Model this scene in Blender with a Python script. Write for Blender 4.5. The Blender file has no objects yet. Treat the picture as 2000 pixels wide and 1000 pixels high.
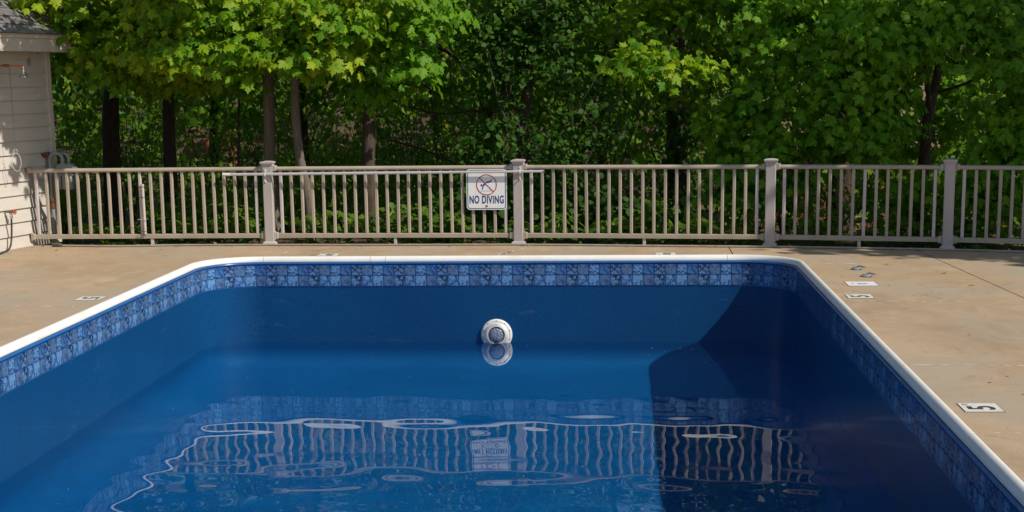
import bpy, bmesh, math, random
import numpy as np
from mathutils import Vector, Matrix

rng = np.random.default_rng(7)
random.seed(7)
sc = bpy.context.scene
col = sc.collection

# ------------------------------------------------------------------ camera, sky, sun, exposure
CAM_H = 1.842
F_PX, PITCH, YAW, ROLL = 2889.9, 0.17640, 0.07296, -0.01289
fw = Vector((-math.sin(YAW)*math.cos(PITCH), math.cos(YAW)*math.cos(PITCH), -math.sin(PITCH)))
r0 = Vector((math.cos(YAW), math.sin(YAW), 0)); u0 = r0.cross(fw)
rr = r0*math.cos(ROLL) + u0*math.sin(ROLL); uu = u0*math.cos(ROLL) - r0*math.sin(ROLL)
cd = bpy.data.cameras.new('camera'); cam = bpy.data.objects.new('camera', cd); col.objects.link(cam)
cam.matrix_world = Matrix(((rr.x, uu.x, -fw.x, 0), (rr.y, uu.y, -fw.y, 0), (rr.z, uu.z, -fw.z, CAM_H), (0, 0, 0, 1)))
cd.sensor_width = 36; cd.lens = F_PX/2000*36; cd.shift_y = 167/2000; cd.clip_end = 500
sc.camera = cam

SUN_DIR = Vector((-1.05, 0.47, -1.0)).normalized()          # the way the light travels
SUN_EL = math.asin(-SUN_DIR.z); SUN_AZ = math.atan2(-SUN_DIR.x, -SUN_DIR.y)
w = bpy.data.worlds.new('World'); sc.world = w; w.use_nodes = True
sky = w.node_tree.nodes.new('ShaderNodeTexSky'); sky.sky_type = 'NISHITA'; sky.sun_disc = False
sky.sun_elevation = SUN_EL; sky.sun_rotation = SUN_AZ
bg = w.node_tree.nodes['Background']; bg.inputs['Strength'].default_value = 0.105
w.node_tree.links.new(sky.outputs[0], bg.inputs['Color'])
sl = bpy.data.lights.new('sun', 'SUN'); sl.energy = 4.9; sl.angle = math.radians(0.53); sl.color = (1.0, 0.93, 0.82)
sun = bpy.data.objects.new('sun', sl); col.objects.link(sun); sun.location = (12, -6, 14)
sun.rotation_euler = SUN_DIR.to_track_quat('-Z', 'Y').to_euler()
sl.cycles.is_caustics_light = True
sc.view_settings.view_transform = 'Standard'; sc.view_settings.look = 'None'
sc.view_settings.exposure = -0.10; sc.view_settings.gamma = 1.0
cy = sc.cycles
cy.use_denoising = True; cy.max_bounces = 10; cy.transmission_bounces = 8; cy.transparent_max_bounces = 8
cy.diffuse_bounces = 4; cy.glossy_bounces = 5; cy.caustics_reflective = False; cy.caustics_refractive = True
cy.sample_clamp_indirect = 6.0; cy.blur_glossy = 0.3

def project(x, y, z):
    dx, dy, dz = x, y, z-CAM_H
    d = dx*fw.x + dy*fw.y + dz*fw.z
    return 1000 + F_PX*(dx*rr.x + dy*rr.y + dz*rr.z)/d, 667 - F_PX*(dx*uu.x + dy*uu.y + dz*uu.z)/d

# ------------------------------------------------------------------ materials
class NT:
    def __init__(s, name):
        s.m = bpy.data.materials.new(name); s.m.use_nodes = True; s.t = s.m.node_tree
        s.b = s.t.nodes['Principled BSDF']; s.out = s.t.nodes['Material Output']
    def n(s, typ, **kw):
        nd = s.t.nodes.new('ShaderNode'+typ)
        for k, v in kw.items():
            if k.startswith('i_'):
                nd.inputs[k[2:].replace('_', ' ')].default_value = v
            else: setattr(nd, k, v)
        return nd
    def l(s, a, b): s.t.links.new(a, b)
    def coord(s, which='Object', scale=(1, 1, 1), loc=(0, 0, 0), rot=(0, 0, 0)):
        c = s.n('TexCoord') if which != 'Position' else s.n('NewGeometry')
        mp = s.n('Mapping'); s.l(c.outputs[which], mp.inputs[0])
        mp.inputs['Scale'].default_value = scale; mp.inputs['Location'].default_value = loc; mp.inputs['Rotation'].default_value = rot
        return mp.outputs[0]
    def noise(s, vec, scale, detail=4, rough=.55, dist=0):
        nd = s.n('TexNoise'); s.l(vec, nd.inputs['Vector'])
        nd.inputs['Scale'].default_value = scale; nd.inputs['Detail'].default_value = detail
        nd.inputs['Roughness'].default_value = rough; nd.inputs['Distortion'].default_value = dist
        return nd.outputs['Fac']
    def ramp(s, fac, stops):
        r = s.n('ValToRGB'); s.l(fac, r.inputs[0]); e = r.color_ramp.elements
        while len(e) < len(stops): e.new(.5)
        for k, (p, c) in zip(e, stops):
            k.position = p; k.color = (c, c, c, 1) if isinstance(c, (int, float)) else (*c[:3], 1)
        return r.outputs[0]
    def mix(s, fac, a, b, typ='MIX'):
        x = s.n('MixRGB', blend_type=typ)
        for i, v in enumerate((fac, a, b)):
            if hasattr(v, 'links'): s.l(v, x.inputs[i])
            elif isinstance(v, (int, float)): x.inputs[i].default_value = v if i == 0 else (v, v, v, 1)
            else: x.inputs[i].default_value = (*v, 1)
        return x.outputs[0]
    def base(s, v, rough=None, spec=None, metal=None):
        if hasattr(v, 'links'): s.l(v, s.b.inputs['Base Color'])
        else: s.b.inputs['Base Color'].default_value = (*v, 1)
        if rough is not None:
            if hasattr(rough, 'links'): s.l(rough, s.b.inputs['Roughness'])
            else: s.b.inputs['Roughness'].default_value = rough
        if spec is not None: s.b.inputs['Specular IOR Level'].default_value = spec
        if metal is not None: s.b.inputs['Metallic'].default_value = metal
    def bump(s, h, strength=.3, dist=.01):
        b = s.n('Bump'); b.inputs['Strength'].default_value = strength; b.inputs['Distance'].default_value = dist
        s.l(h, b.inputs['Height']); s.l(b.outputs[0], s.b.inputs['Normal'])

def simple(name, c, rough=.6, var=.12, scale=6, metal=0, spec=None, bump=0, stretch=(1, 1, 1), dirt=None):
    t = NT(name); v = t.coord('Position', stretch)
    f = t.noise(v, scale, 5)
    lo = tuple(x*(1-var) for x in c); hi = tuple(min(1, x*(1+var)) for x in c)
    cc = t.ramp(f, [(.3, lo), (.7, hi)])
    if dirt:
        d = t.ramp(t.noise(t.coord('Position', stretch), scale*.35, 6, .7), [(.52, 0), (.72, dirt[1])])
        cc = t.mix(d, cc, dirt[0])
    t.base(cc, rough, spec, metal)
    if bump: t.bump(t.noise(v, scale*12, 3), bump, .002)
    return t.m

M = {}
def m_concrete():
    t = NT('concrete'); p = t.coord('Position'); ps = t.coord('Position', (.9, .8, 1))
    big = t.noise(p, .55, 7, .62); brush = t.noise(ps, 4, 7, .65, .3); fine = t.noise(p, 120, 3, .7)
    c = t.ramp(big, [(.25, (.38, .262, .158)), (.5, (.445, .318, .202)), (.75, (.50, .372, .252))])
    c = t.mix(.4, c, t.ramp(brush, [(.3, (.36, .25, .15)), (.7, (.52, .385, .26))]))
    c = t.mix(1, c, t.ramp(fine, [(.25, .66), (.5, 1.0), (.75, 1.32)]), 'MULTIPLY')
    pit = t.ramp(t.noise(t.coord('Position', (1, 1, 1), (3, 1, 0)), 38, 2, .5), [(.24, .62), (.33, 1)])
    c = t.mix(1, c, pit, 'MULTIPLY')
    st = t.ramp(t.noise(t.coord('Position', (1, .6, 1), (9, 4, 0)), 1.0, 7, .72, .6), [(.50, 0), (.70, .55)])
    c = t.mix(st, c, (.25, .175, .105))
    pale = t.ramp(t.noise(t.coord('Position', (1, .8, 1), (2, 7, 0)), 1.6, 8, .75, .5), [(.56, 0), (.72, .5)])
    c = t.mix(pale, c, (.64, .54, .43))
    gp = t.ramp(t.noise(t.coord('Position', (1, .6, 1), (5, 12, 0)), .8, 6, .68, .4), [(.47, 0), (.62, .7)])
    c = t.mix(gp, c, (.385, .325, .245))
    dk = t.ramp(t.noise(t.coord('Position', (1, 1, 1), (21, 3, 0)), 3.2, 8, .78, 1.2), [(.57, 0), (.68, .5)])
    c = t.mix(dk, c, (.25, .19, .13))
    cr = t.n('TexVoronoi', feature='DISTANCE_TO_EDGE'); cr.inputs['Scale'].default_value = .42
    wv_ = t.n('TexNoise'); t.l(p, wv_.inputs['Vector']); wv_.inputs['Scale'].default_value = 2.5; wv_.inputs['Detail'].default_value = 6
    va = t.n('VectorMath', operation='MULTIPLY_ADD'); t.l(wv_.outputs['Color'], va.inputs[0]); va.inputs[1].default_value = (.5, .5, 0); t.l(p, va.inputs[2]); t.l(va.outputs[0], cr.inputs['Vector'])
    ck = t.ramp(cr.outputs['Distance'], [(.0, .5), (.004, 0)])
    ck = t.mix(1, ck, t.ramp(t.noise(p, .7, 3), [(.5, 0), (.58, 1)]), 'MULTIPLY')
    c = t.mix(ck, c, (.12, .085, .055))
    c = t.mix(1, c, (.945, .955, .965), 'MULTIPLY')
    t.base(c, .85, .3); t.bump(t.noise(p, 160, 4, .7), .35, .004)
    return t.m
M['concrete'] = m_concrete()
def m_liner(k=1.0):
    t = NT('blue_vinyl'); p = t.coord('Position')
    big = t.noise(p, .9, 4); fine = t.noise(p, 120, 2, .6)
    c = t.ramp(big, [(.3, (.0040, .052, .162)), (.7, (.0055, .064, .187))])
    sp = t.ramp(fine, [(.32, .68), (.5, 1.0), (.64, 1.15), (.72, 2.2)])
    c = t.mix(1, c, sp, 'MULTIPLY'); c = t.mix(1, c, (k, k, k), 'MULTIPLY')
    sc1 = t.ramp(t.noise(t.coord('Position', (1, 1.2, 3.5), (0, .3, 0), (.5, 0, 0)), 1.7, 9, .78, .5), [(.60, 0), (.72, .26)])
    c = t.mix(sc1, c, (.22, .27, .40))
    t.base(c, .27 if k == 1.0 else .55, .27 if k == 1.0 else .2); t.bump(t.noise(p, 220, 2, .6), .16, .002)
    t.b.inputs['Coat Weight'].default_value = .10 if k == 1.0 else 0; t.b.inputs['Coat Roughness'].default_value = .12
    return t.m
M['liner'] = m_liner(); M['liner_brightened'] = m_liner(2.3)  # same vinyl brightened below the waterline; underwater light put into its colour
M['grout'] = simple('printed_border', (.018, .105, .33), .3, .15, 30, spec=.5)
M['grout_gloss'] = simple('glossy_liner_bead', (.018, .105, .33), .27, .15, 30, spec=.7)
def m_tile(k, dark, light, lo, hi, seed, wash, wamt):
    t = NT('tile_print_%d' % k); p = t.coord('Object', (1, 1, 1), (seed, seed*1.7, seed*.6))
    a = t.noise(p, 27, 10, .78, .35); b = t.noise(p, 75, 5, .7); g = t.noise(p, 11, 3)
    c = t.mix(t.ramp(a, [(lo, 0), (hi, 1)]), dark, light)
    c = t.mix(t.ramp(g, [(.42, 0), (.60, wamt)]), c, wash)
    c = t.mix(t.ramp(b, [(.52, 0), (.60, .55)]), c, dark)
    e = t.n('TexCoord'); s = t.n('SeparateXYZ'); t.l(e.outputs['Object'], s.inputs[0])
    ms = []
    for ax in ('X', 'Z'):
        ab = t.n('Math', operation='ABSOLUTE'); t.l(s.outputs[ax], ab.inputs[0]); ms.append(ab.outputs[0])
    mx = t.n('Math', operation='MAXIMUM'); t.l(ms[0], mx.inputs[0]); t.l(ms[1], mx.inputs[1])
    ad = t.n('Math', operation='MULTIPLY_ADD'); t.l(a, ad.inputs[0]); ad.inputs[1].default_value = .035; t.l(mx.outputs[0], ad.inputs[2])
    c = t.mix(t.ramp(ad.outputs[0], [(.064, 0), (.073, .55)]), c, (.013, .05, .16))
    t.base(c, .17, .5)
    return t.m
DK, LT, GR, MB_ = (.011, .028, .085), (.16, .335, .60), (.12, .195, .33), (.02, .10, .33)
TILEM = [m_tile(0, DK, (.12, .24, .46), .485, .525, 1.3, MB_, .2), m_tile(1, (.035, .085, .21), GR, .45, .51, 4.1, (.10, .19, .36), .25),
         m_tile(2, (.018, .06, .19), LT, .475, .51, 7.7, MB_, .2), m_tile(3, (.018, .055, .18), (.10, .22, .45), .48, .53, 11.2, MB_, .45),
         m_tile(4, DK, (.14, .30, .56), .49, .52, 14.9, DK, .2), m_tile(5, (.018, .06, .19), LT, .48, .515, 17.4, MB_, .35),
         m_tile(6, (.02, .075, .23), LT, .455, .495, 21.6, MB_, .2), m_tile(7, (.03, .075, .19), GR, .46, .51, 25.3, MB_, .25)]
M['coping'] = simple('white_coping', (.80, .79, .76), .42, .03, 5, dirt=((.58, .54, .48), .5), spec=.5)
M['fence'] = simple('taupe_composite', (.40, .340, .265), .6, .10, 5, dirt=((.26, .20, .15), .45), stretch=(1, 1, .5))
M['post'] = simple('mauve_grey_composite', (.44, .395, .375), .6, .08, 6, dirt=((.28, .23, .20), .4), stretch=(1, 1, .4))
M['pale_post'] = simple('pale_mauve_composite', (.53, .465, .46), .55, .06, 6)
M['alu'] = simple('brushed_aluminium', (.74, .74, .75), .38, .05, 12, metal=.45, stretch=(.2, 1, 1))
M['white_metal'] = simple('white_enamel', (.78, .77, .74), .35, .06, 20, dirt=((.5, .45, .38), .4))
M['chrome'] = simple('chrome', (.75, .75, .76), .12, .03, 20, metal=1)
M['rust'] = simple('rusty_iron', (.16, .06, .03), .85, .4, 60)
M['copper'] = simple('copper_pipe', (.55, .17, .08), .38, .2, 30, metal=.6)
M['red_paint'] = simple('faded_red_paint', (.36, .07, .04), .6, .2, 40)
M['brass'] = simple('weathered_brass', (.22, .17, .10), .5, .25, 40, metal=.7)
M['sign_white'] = simple('sign_white', (.85, .85, .84), .35, .03, 10)
M['sign_blue'] = simple('sign_blue', (.018, .055, .20), .4, .05, 10)
M['sign_red'] = simple('sign_red', (.45, .015, .015), .4, .08, 10)
M['marker_white'] = simple('worn_white_marker', (.66, .64, .59), .6, .08, 40, dirt=((.36, .29, .22), .7))
M['marker_black'] = simple('worn_black_paint', (.035, .034, .03), .7, .3, 60, dirt=((.30, .28, .25), .5))
M['blue_paint'] = simple('blue_paint', (.02, .09, .40), .5, .1, 30)
M['siding'] = simple('cream_siding', (.52, .485, .44), .7, .05, 3, bump=.12, stretch=(1, 1, 3), dirt=((.50, .42, .34), .35))
M['trim'] = simple('cream_trim', (.60, .53, .45), .65, .05, 4, dirt=((.45, .37, .28), .5))
M['hose'] = simple('black_rubber_hose', (.035, .036, .038), .45, .2, 30)
M['gas_grey'] = simple('grey_gas_paint', (.25, .265, .265), .45, .08, 12, dirt=((.22, .20, .18), .4))
M['rubber'] = simple('dull_green_rubber', (.07, .085, .075), .7, .2, 20)
M['dark'] = simple('dark_recess', (.012, .012, .012), .8, .2, 20)

# ------------------------------------------------------------------ mesh helpers
def obj(name, me, mat=None, parent=None, loc=None):
    o = bpy.data.objects.new(name, me); col.objects.link(o)
    if mat is not None and len(me.materials) == 0: me.materials.append(mat)
    if parent is not None: o.parent = parent
    if loc is not None: o.location = loc
    return o
def tag(o, label=None, cat=None, group=None, kind=None):
    for k, v in (('label', label), ('category', cat), ('group', group), ('kind', kind)):
        if v: o[k] = v
    return o
def empty(name, loc, label=None, cat=None, group=None, kind=None):
    o = bpy.data.objects.new(name, None); col.objects.link(o); o.location = loc; o.empty_display_size = .1
    return tag(o, label, cat, group, kind)
def wpos(o):
    v = Vector((0, 0, 0))
    while o is not None: v += Vector(o.location); o = o.parent
    return v
class MB:
    """collects shapes given in world coordinates; build() links them as one mesh object"""
    def __init__(s): s.v = []; s.f = []
    def add(s, vs, fs):
        n = len(s.v); s.v += [tuple(x) for x in vs]; s.f += [tuple(i+n for i in f) for f in fs]; return s
    def box(s, c, size, rz=0, bev=0):
        cx, cy_, cz = c; a, b, h = (x/2 for x in size); ca, sa = math.cos(rz), math.sin(rz)
        if bev:
            ring = [(a, b-bev), (a-bev, b), (-a+bev, b), (-a, b-bev), (-a, -b+bev), (-a+bev, -b), (a-bev, -b), (a, -b+bev)]
            k = [(1-bev/max(a, b)*.9)]
            lv = [(-h, k[0]), (-h+bev, 1), (h-bev, 1), (h, k[0])]
            vs = []
            for z, q in lv:
                for x, y in ring: vs.append((x*q, y*q, z))
            fs = [tuple(range(7, -1, -1)), tuple(range(24, 32))]
            for L in range(3):
                for i in range(8): j = (i+1) % 8; fs.append((L*8+i, L*8+j, L*8+8+j, L*8+8+i))
        else:
            vs = [(x, y, z) for z in (-h, h) for x, y in ((-a, -b), (a, -b), (a, b), (-a, b))]
            fs = [(3, 2, 1, 0), (4, 5, 6, 7), (0, 1, 5, 4), (1, 2, 6, 5), (2, 3, 7, 6), (3, 0, 4, 7)]
        return s.add([(cx+x*ca-y*sa, cy_+x*sa+y*ca, cz+z) for x, y, z in vs], fs)
    def tube(s, pts, r, n=10, caps=True):
        pts = [Vector(p) for p in pts]; rad = r if isinstance(r, (list, tuple)) else [r]*len(pts)
        vs, fs = [], []; up = None
        for i, p in enumerate(pts):
            t = (pts[min(i+1, len(pts)-1)]-pts[max(i-1, 0)]).normalized()
            if up is None:
                up = Vector((0, 0, 1)) if abs(t.z) < .9 else Vector((1, 0, 0))
            a = t.cross(up).normalized(); b = a.cross(t).normalized(); up = b
            for k in range(n):
                q = 2*math.pi*k/n; vs.append(p+(a*math.cos(q)+b*math.sin(q))*rad[i])
        for i in range(len(pts)-1):
            for k in range(n): j = (k+1) % n; fs.append((i*n+k, i*n+j, i*n+n+j, i*n+n+k))
        if caps: fs += [tuple(range(n-1, -1, -1)), tuple(range(len(vs)-n, len(vs)))]
        return s.add(vs, fs)
    def lathe(s, prof, o, axis=(0, 0, 1), n=24):
        """prof: (radius, height along axis)"""
        ax = Vector(axis).normalized(); a = ax.orthogonal().normalized(); b = ax.cross(a); o = Vector(o)
        vs = [o+ax*h+(a*math.cos(2*math.pi*k/n)+b*math.sin(2*math.pi*k/n))*r for r, h in prof for k in range(n)]
        fs = [(i*n+k, i*n+(k+1) % n, i*n+n+(k+1) % n, i*n+n+k) for i in range(len(prof)-1) for k in range(n)]
        if prof[0][0] > 1e-5: fs.append(tuple(range(n-1, -1, -1)))
        if prof[-1][0] > 1e-5: fs.append(tuple(range(len(vs)-n, len(vs))))
        return s.add(vs, fs)
    def sweep(s, path, prof, caps=True):
        """path: (x, y, nx, ny) with n the inward normal; prof: closed list of (inward, z)"""
        m = len(prof); vs = [(x+nx*a, y+ny*a, z) for x, y, nx, ny in path for a, z in prof]
        fs = [(i*m+k, i*m+m+k, i*m+m+(k+1) % m, i*m+(k+1) % m) for i in range(len(path)-1) for k in range(m)]
        if caps: fs += [tuple(range(m)), tuple(range(len(vs)-1, len(vs)-m-1, -1))]
        return s.add(vs, fs)
    def build(s, name, mat, parent=None, smooth=False, fix=True):
        off = wpos(parent) if parent is not None else Vector((0, 0, 0))
        if parent is None:
            vv = np.array([tuple(x) for x in s.v]); off = Vector(((vv[:, 0].min()+vv[:, 0].max())/2, (vv[:, 1].min()+vv[:, 1].max())/2, vv[:, 2].min()))
        me = bpy.data.meshes.new(name); me.from_pydata([tuple(Vector(x)-off) for x in s.v], [], s.f)
        if fix:
            bm = bmesh.new(); bm.from_mesh(me); bmesh.ops.recalc_face_normals(bm, faces=bm.faces); bm.to_mesh(me); bm.free()
        if smooth:
            me.shade_smooth()
            if smooth != 'all': me.set_sharp_from_angle(angle=math.radians(40))
        o = obj(name, me, mat, parent)
        if parent is None: o.location = off
        return o

# ------------------------------------------------------------------ the pool
XL, XR, YN, YF, RC = -4.31, 1.77, 3.1, 15.29, 0.56       # faces of the liner
WATER_Z, FLOOR_Z = -0.90, -1.76
def rrect(x0, x1, y0, y1, r, step=.06):
    """rounded rectangle clockwise seen from above, starting at the near left; (x, y, nx, ny, s), n inward"""
    P = []
    def arc(cx, cy_, a0, a1, n=14):
        for i in range(1, n+1):
            a = a0+(a1-a0)*i/n; P.append((cx+r*math.cos(a), cy_+r*math.sin(a), -math.cos(a), -math.sin(a)))
    pi = math.pi
    P.append((x0, y0+r, 1, 0)); P.append((x0, y1-r, 1, 0)); arc(x0+r, y1-r, pi, pi/2)
    P.append((x1-r, y1, 0, -1)); arc(x1-r, y1-r, pi/2, 0)
    P.append((x1, y0+r, -1, 0)); arc(x1-r, y0+r, 0, -pi/2)
    P.append((x0+r, y0, 0, 1)); arc(x0+r, y0+r, -pi/2, -pi)
    return P
path = rrect(XL, XR, YN, YF, RC)
cum = [0]
for a, b in zip(path, path[1:]): cum.append(cum[-1]+math.hypot(b[0]-a[0], b[1]-a[1]))
S_END = cum[-1]
def on_path(s):
    i = 0
    while i < len(cum)-2 and cum[i+1] < s: i += 1
    t = (s-cum[i])/(cum[i+1]-cum[i]); a, b = path[i], path[i+1]
    n = Vector((a[2]*(1-t)+b[2]*t, a[3]*(1-t)+b[3]*t)).normalized()
    return a[0]*(1-t)+b[0]*t, a[1]*(1-t)+b[1]*t, n.x, n.y
def sub_path(s0, s1):
    out = [on_path(s0)]
    for p, c in zip(path, cum):
        if s0+1e-4 < c < s1-1e-4: out.append(p[:4])
    return out+[on_path(s1)]

pool = empty('swimming_pool', (0, 9, FLOOR_Z), 'in-ground swimming pool with blue vinyl liner, tile border and white coping', 'pool')
mb = MB()
RCV = .5
lev = [(0, -.0405), (0, -.3), (0, WATER_Z), (0, FLOOR_Z+RCV)]+[(RCV*(1-math.cos(a)), FLOOR_Z+RCV*(1-math.sin(a))) for a in [math.pi/2*k/6 for k in range(1, 7)]]
ring = path[:-1]; n = len(ring)
vs = []
for ins, z in lev:
    for x, y, nx, ny in ring: vs.append((x+nx*ins, y+ny*ins, z))
fs = [(L*n+i, L*n+(i+1) % n, L*n+n+(i+1) % n, L*n+n+i) for L in range(len(lev)-1) for i in range(n)]
mb.add(vs, fs)
lin = mb.build('liner_wall', M['liner'], pool, fix=False); lin.data.flip_normals()
lin.data.materials.append(M['liner_brightened'])
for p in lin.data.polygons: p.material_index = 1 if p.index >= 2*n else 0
lin.data.shade_smooth()
mb = MB(); k = (len(lev)-1)*n
mb.add(vs[k:k+n], [tuple(range(n-1, -1, -1))])
flo = mb.build('liner_floor', M['liner_brightened'], pool, fix=False)
# border strip printed with the tiles
mb = MB(); mb.sweep(sub_path(.02, S_END-.02), [(.0005, -.062), (.0025, -.064), (.0025, -.306), (.0005, -.308)])
mb.build('border_strip', M['grout'], pool, smooth=True)

mb = MB(); mb.sweep(sub_path(.02, S_END-.02), [(.002+.014*math.cos(a), -.0565+.014*math.sin(a)) for a in [2*math.pi*k/12 for k in range(12)]])
mb.build('liner_bead', M['grout_gloss'], pool, smooth='all')
TP = 0.1133
def tile_mesh(mat, name):
    h = TP*.473; b = .010; q = []
    for sx, sz in ((1, 1), (-1, 1), (-1, -1), (1, -1)):
        pts = [(h, h-b), (h-b*.3, h-b*.3), (h-b, h)]
        if sx*sz < 0: pts = pts[::-1]
        q += [(sx*x, sz*z) for x, z in pts]
    nn = len(q)
    v = [(x, -.0042, z) for x, z in q]+[(x*1.012, .001, z*1.012) for x, z in q]
    f = [tuple(range(nn))]+[(i, nn+i, nn+(i+1) % nn, (i+1) % nn) for i in range(nn)]
    me = bpy.data.meshes.new(name); me.from_pydata(v, [], f)
    bm = bmesh.new(); bm.from_mesh(me); bmesh.ops.recalc_face_normals(bm, faces=bm.faces)
    if sum(fc.normal.y for fc in bm.faces) > 0: bmesh.ops.reverse_faces(bm, faces=bm.faces)
    bm.to_mesh(me); bm.free(); me.materials.append(mat); return me
tmesh = [tile_mesh(m, 'tile') for m in TILEM]
# phase: the dark tile of the lower row sits at x = -3.20 on the far wall
s_ref = (YF-RC-(YN+RC)) + RC*math.pi/2 + (-3.20-(XL+RC))
k0 = math.ceil(-s_ref/TP)
S_ARC = cum[-1]
spots = []
kk = k0
while s_ref+kk*TP < S_END-.06:
    s = s_ref+kk*TP
    if s > .06:
        x, y, nx, ny = on_path(s)
        for row in (0, 1):
            z = -.0715-TP*(row+.5)
            px, py = project(x, y, z); d = math.hypot(x, y)
            vis = 0 < px < 2000 and 0 < py < 1000 and y > 5
            area = abs(nx*(-x)+ny*(-y))/d**3 if vis else -1/d
            spots.append((area, x+nx*.0035, y+ny*.0035, z, math.atan2(nx, -ny), (kk % 4)+(4 if row else 0)))
    kk += 1
spots.sort(key=lambda q: -q[0])
TYPE = {0: 0, 1: 1, 2: 2, 3: 3, 4: 4, 5: 5, 6: 6, 7: 7}
pw = wpos(pool)
rest = [MB() for _ in range(8)]
for i, (ar, x, y, z, rz, ty) in enumerate(spots):
    if i < 300:
        o = obj('tile', tmesh[ty], None, pool, Vector((x, y, z))-pw); o.rotation_euler.z = rz
    else:
        me = tmesh[ty]; c, s_ = math.cos(rz), math.sin(rz)
        rest[ty].add([(x+v.co.x*c-v.co.y*s_, y+v.co.x*s_+v.co.y*c, z+v.co.z) for v in me.vertices], [tuple(p.vertices) for p in me.polygons])
allv = MB(); mi = []
for ty, r_ in enumerate(rest):
    mi += [ty]*len(r_.f); allv.add(r_.v, r_.f)
o = allv.build('tile_run', TILEM[0], pool, fix=False)
for m in TILEM[1:]: o.data.materials.append(m)
o.data.polygons.foreach_set('material_index', mi); tag(o, kind='stuff')

# white coping in lengths with open joints
COPW = .062
prof = [(-.060, .002), (-.058, .010), (-.051, .0145), (-.042, .0145), (-.031, .011), (-.020, .003), (-.011, -.008), (-.005, -.020), (-.003, -.032), (-.004, -.040), (-.060, -.040)]
sA = YF-RC-(YN+RC); aL = RC*math.pi/2; sF = sA+aL; FL = XR-XL-2*RC; sB = sF+FL
def s_left(y): return y-(YN+RC)
def s_far(x): return sF+(x-(XL+RC))
def s_right(y): return sB+aL+(YF-RC-y)
cuts = [.0, s_left(7.2), s_left(10.05), s_left(13.95), s_left(14.72), s_far(-3.74), s_far(-2.60), s_far(-2.44), s_far(1.12), s_right(12.62), s_right(11.5), s_right(7.55), s_right(4.2), S_END]
M['conduit'] = simple('grey_conduit', (.33, .29, .25), .6, .15, 12, dirt=((.20, .15, .11), .5))
for a, b in zip(cuts, cuts[1:]):
    MB().sweep(sub_path(a+.0022, b-.0022), prof).build('coping_length', M['coping'], pool, smooth=True)
gsk = [(a_-.0022 if a_ > -.055 else a_, z_-.0018 if z_ > -.02 else z_) for a_, z_ in prof]
for s_ in cuts[1:-1]: MB().sweep(sub_path(s_-.003, s_+.003), gsk).build('joint_gasket', M['conduit'], pool, smooth=True)
# underlying bond beam that closes the gap behind the coping
MB().sweep(sub_path(.001, S_END-.001), [(-.058, -.0415), (-.001, -.0415), (-.001, -.08), (-.2, -.08), (-.2, -.101), (-.2, -.11), (-.058, -.11)][::-1][:0] or [(-.060, -.0415), (-.0008, -.0415), (-.0008, -.10), (-.060, -.10)]).build('bond_beam', M['dark'], pool)

# ------------------------------------------------------------------ water
def m_water():
    t = NT('pool_water'); t.base((.30, .97, 1.0), 0.0, .5)
    t.b.inputs['IOR'].default_value = 1.333; t.b.inputs['Transmission Weight'].default_value = 1.0
    return t.m
gx = np.arange(XL, XR+.0001, .026); gy = np.concatenate([np.arange(YN, 6, .12), np.arange(6, YF+.0001, .026)])
gx[-1] = XR; gy[-1] = YF
X, Y = np.meshgrid(gx, gy)
Z = np.zeros_like(X)
for _ in range(26):
    lam = rng.uniform(.22, .60); th = rng.normal(math.pi/2, .75); amp = .00024*(lam/.4)**1.1*rng.uniform(.5, 1.2)
    kx, ky = math.cos(th)*2*math.pi/lam, math.sin(th)*2*math.pi/lam
    ph = rng.uniform(0, 6.28); mod = .55+.45*np.sin(X*rng.uniform(.4, 1.3)+Y*rng.uniform(.3, 1.0)+rng.uniform(0, 6))
    Z += amp*np.sin(kx*X+ky*Y+ph)*mod
env = np.clip((YF-.3-Y)/4.2, 0, 1); env = .07+.93*env*env*(3-2*env)
Z = Z*env*np.clip((np.minimum(X-XL, XR-X))/.35, .15, 1)
# round the sheet off at the corners so that it meets the liner
wv = np.stack([X.ravel(), Y.ravel(), Z.ravel()+WATER_Z], 1)
nx_, ny_ = len(gx), len(gy)
idx = np.arange(nx_*ny_).reshape(ny_, nx_)
q = np.stack([idx[:-1, :-1].ravel(), idx[:-1, 1:].ravel(), idx[1:, 1:].ravel(), idx[1:, :-1].ravel()], 1)
me = bpy.data.meshes.new('water'); me.from_pydata(wv.tolist(), [], q.tolist()); me.shade_smooth()
water = obj('water', me, m_water()); tag(water, kind='structure')
water.cycles.is_caustics_caster = True
for o_ in (lin, flo): o_.cycles.is_caustics_receiver = True

# ------------------------------------------------------------------ deck
EDGE = [(-13, 16.74), (-6.3, 16.72), (-3.96, 16.70), (-1.11, 16.60), (1.64, 16.29), (3.46, 15.93), (5.3, 15.40), (9.0, 14.1), (14, 12.0)]
def edge_y(x):
    for (x0, y0), (x1, y1) in zip(EDGE, EDGE[1:]):
        if x <= x1: return y0+(y1-y0)*(x-x0)/(x1-x0)
    return EDGE[-1][1]
deck = empty('pool_deck', (0, 9, 0), kind='structure')
bm = bmesh.new()
outer = [(-13, -6)]+[(x, y) for x, y in EDGE]+[(14, -6)]
DKO = .0595
inner = [(x-nx*DKO, y-ny*DKO) for x, y, nx, ny in ring]
def loop(pts):
    v = [bm.verts.new((x, y, 0)) for x, y in pts]
    return [bm.edges.new((v[i], v[(i+1) % len(v)])) for i in range(len(v))]
ed = loop(outer)+loop(inner)
bmesh.ops.triangle_fill(bm, use_beauty=True, use_dissolve=False, edges=ed)
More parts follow.
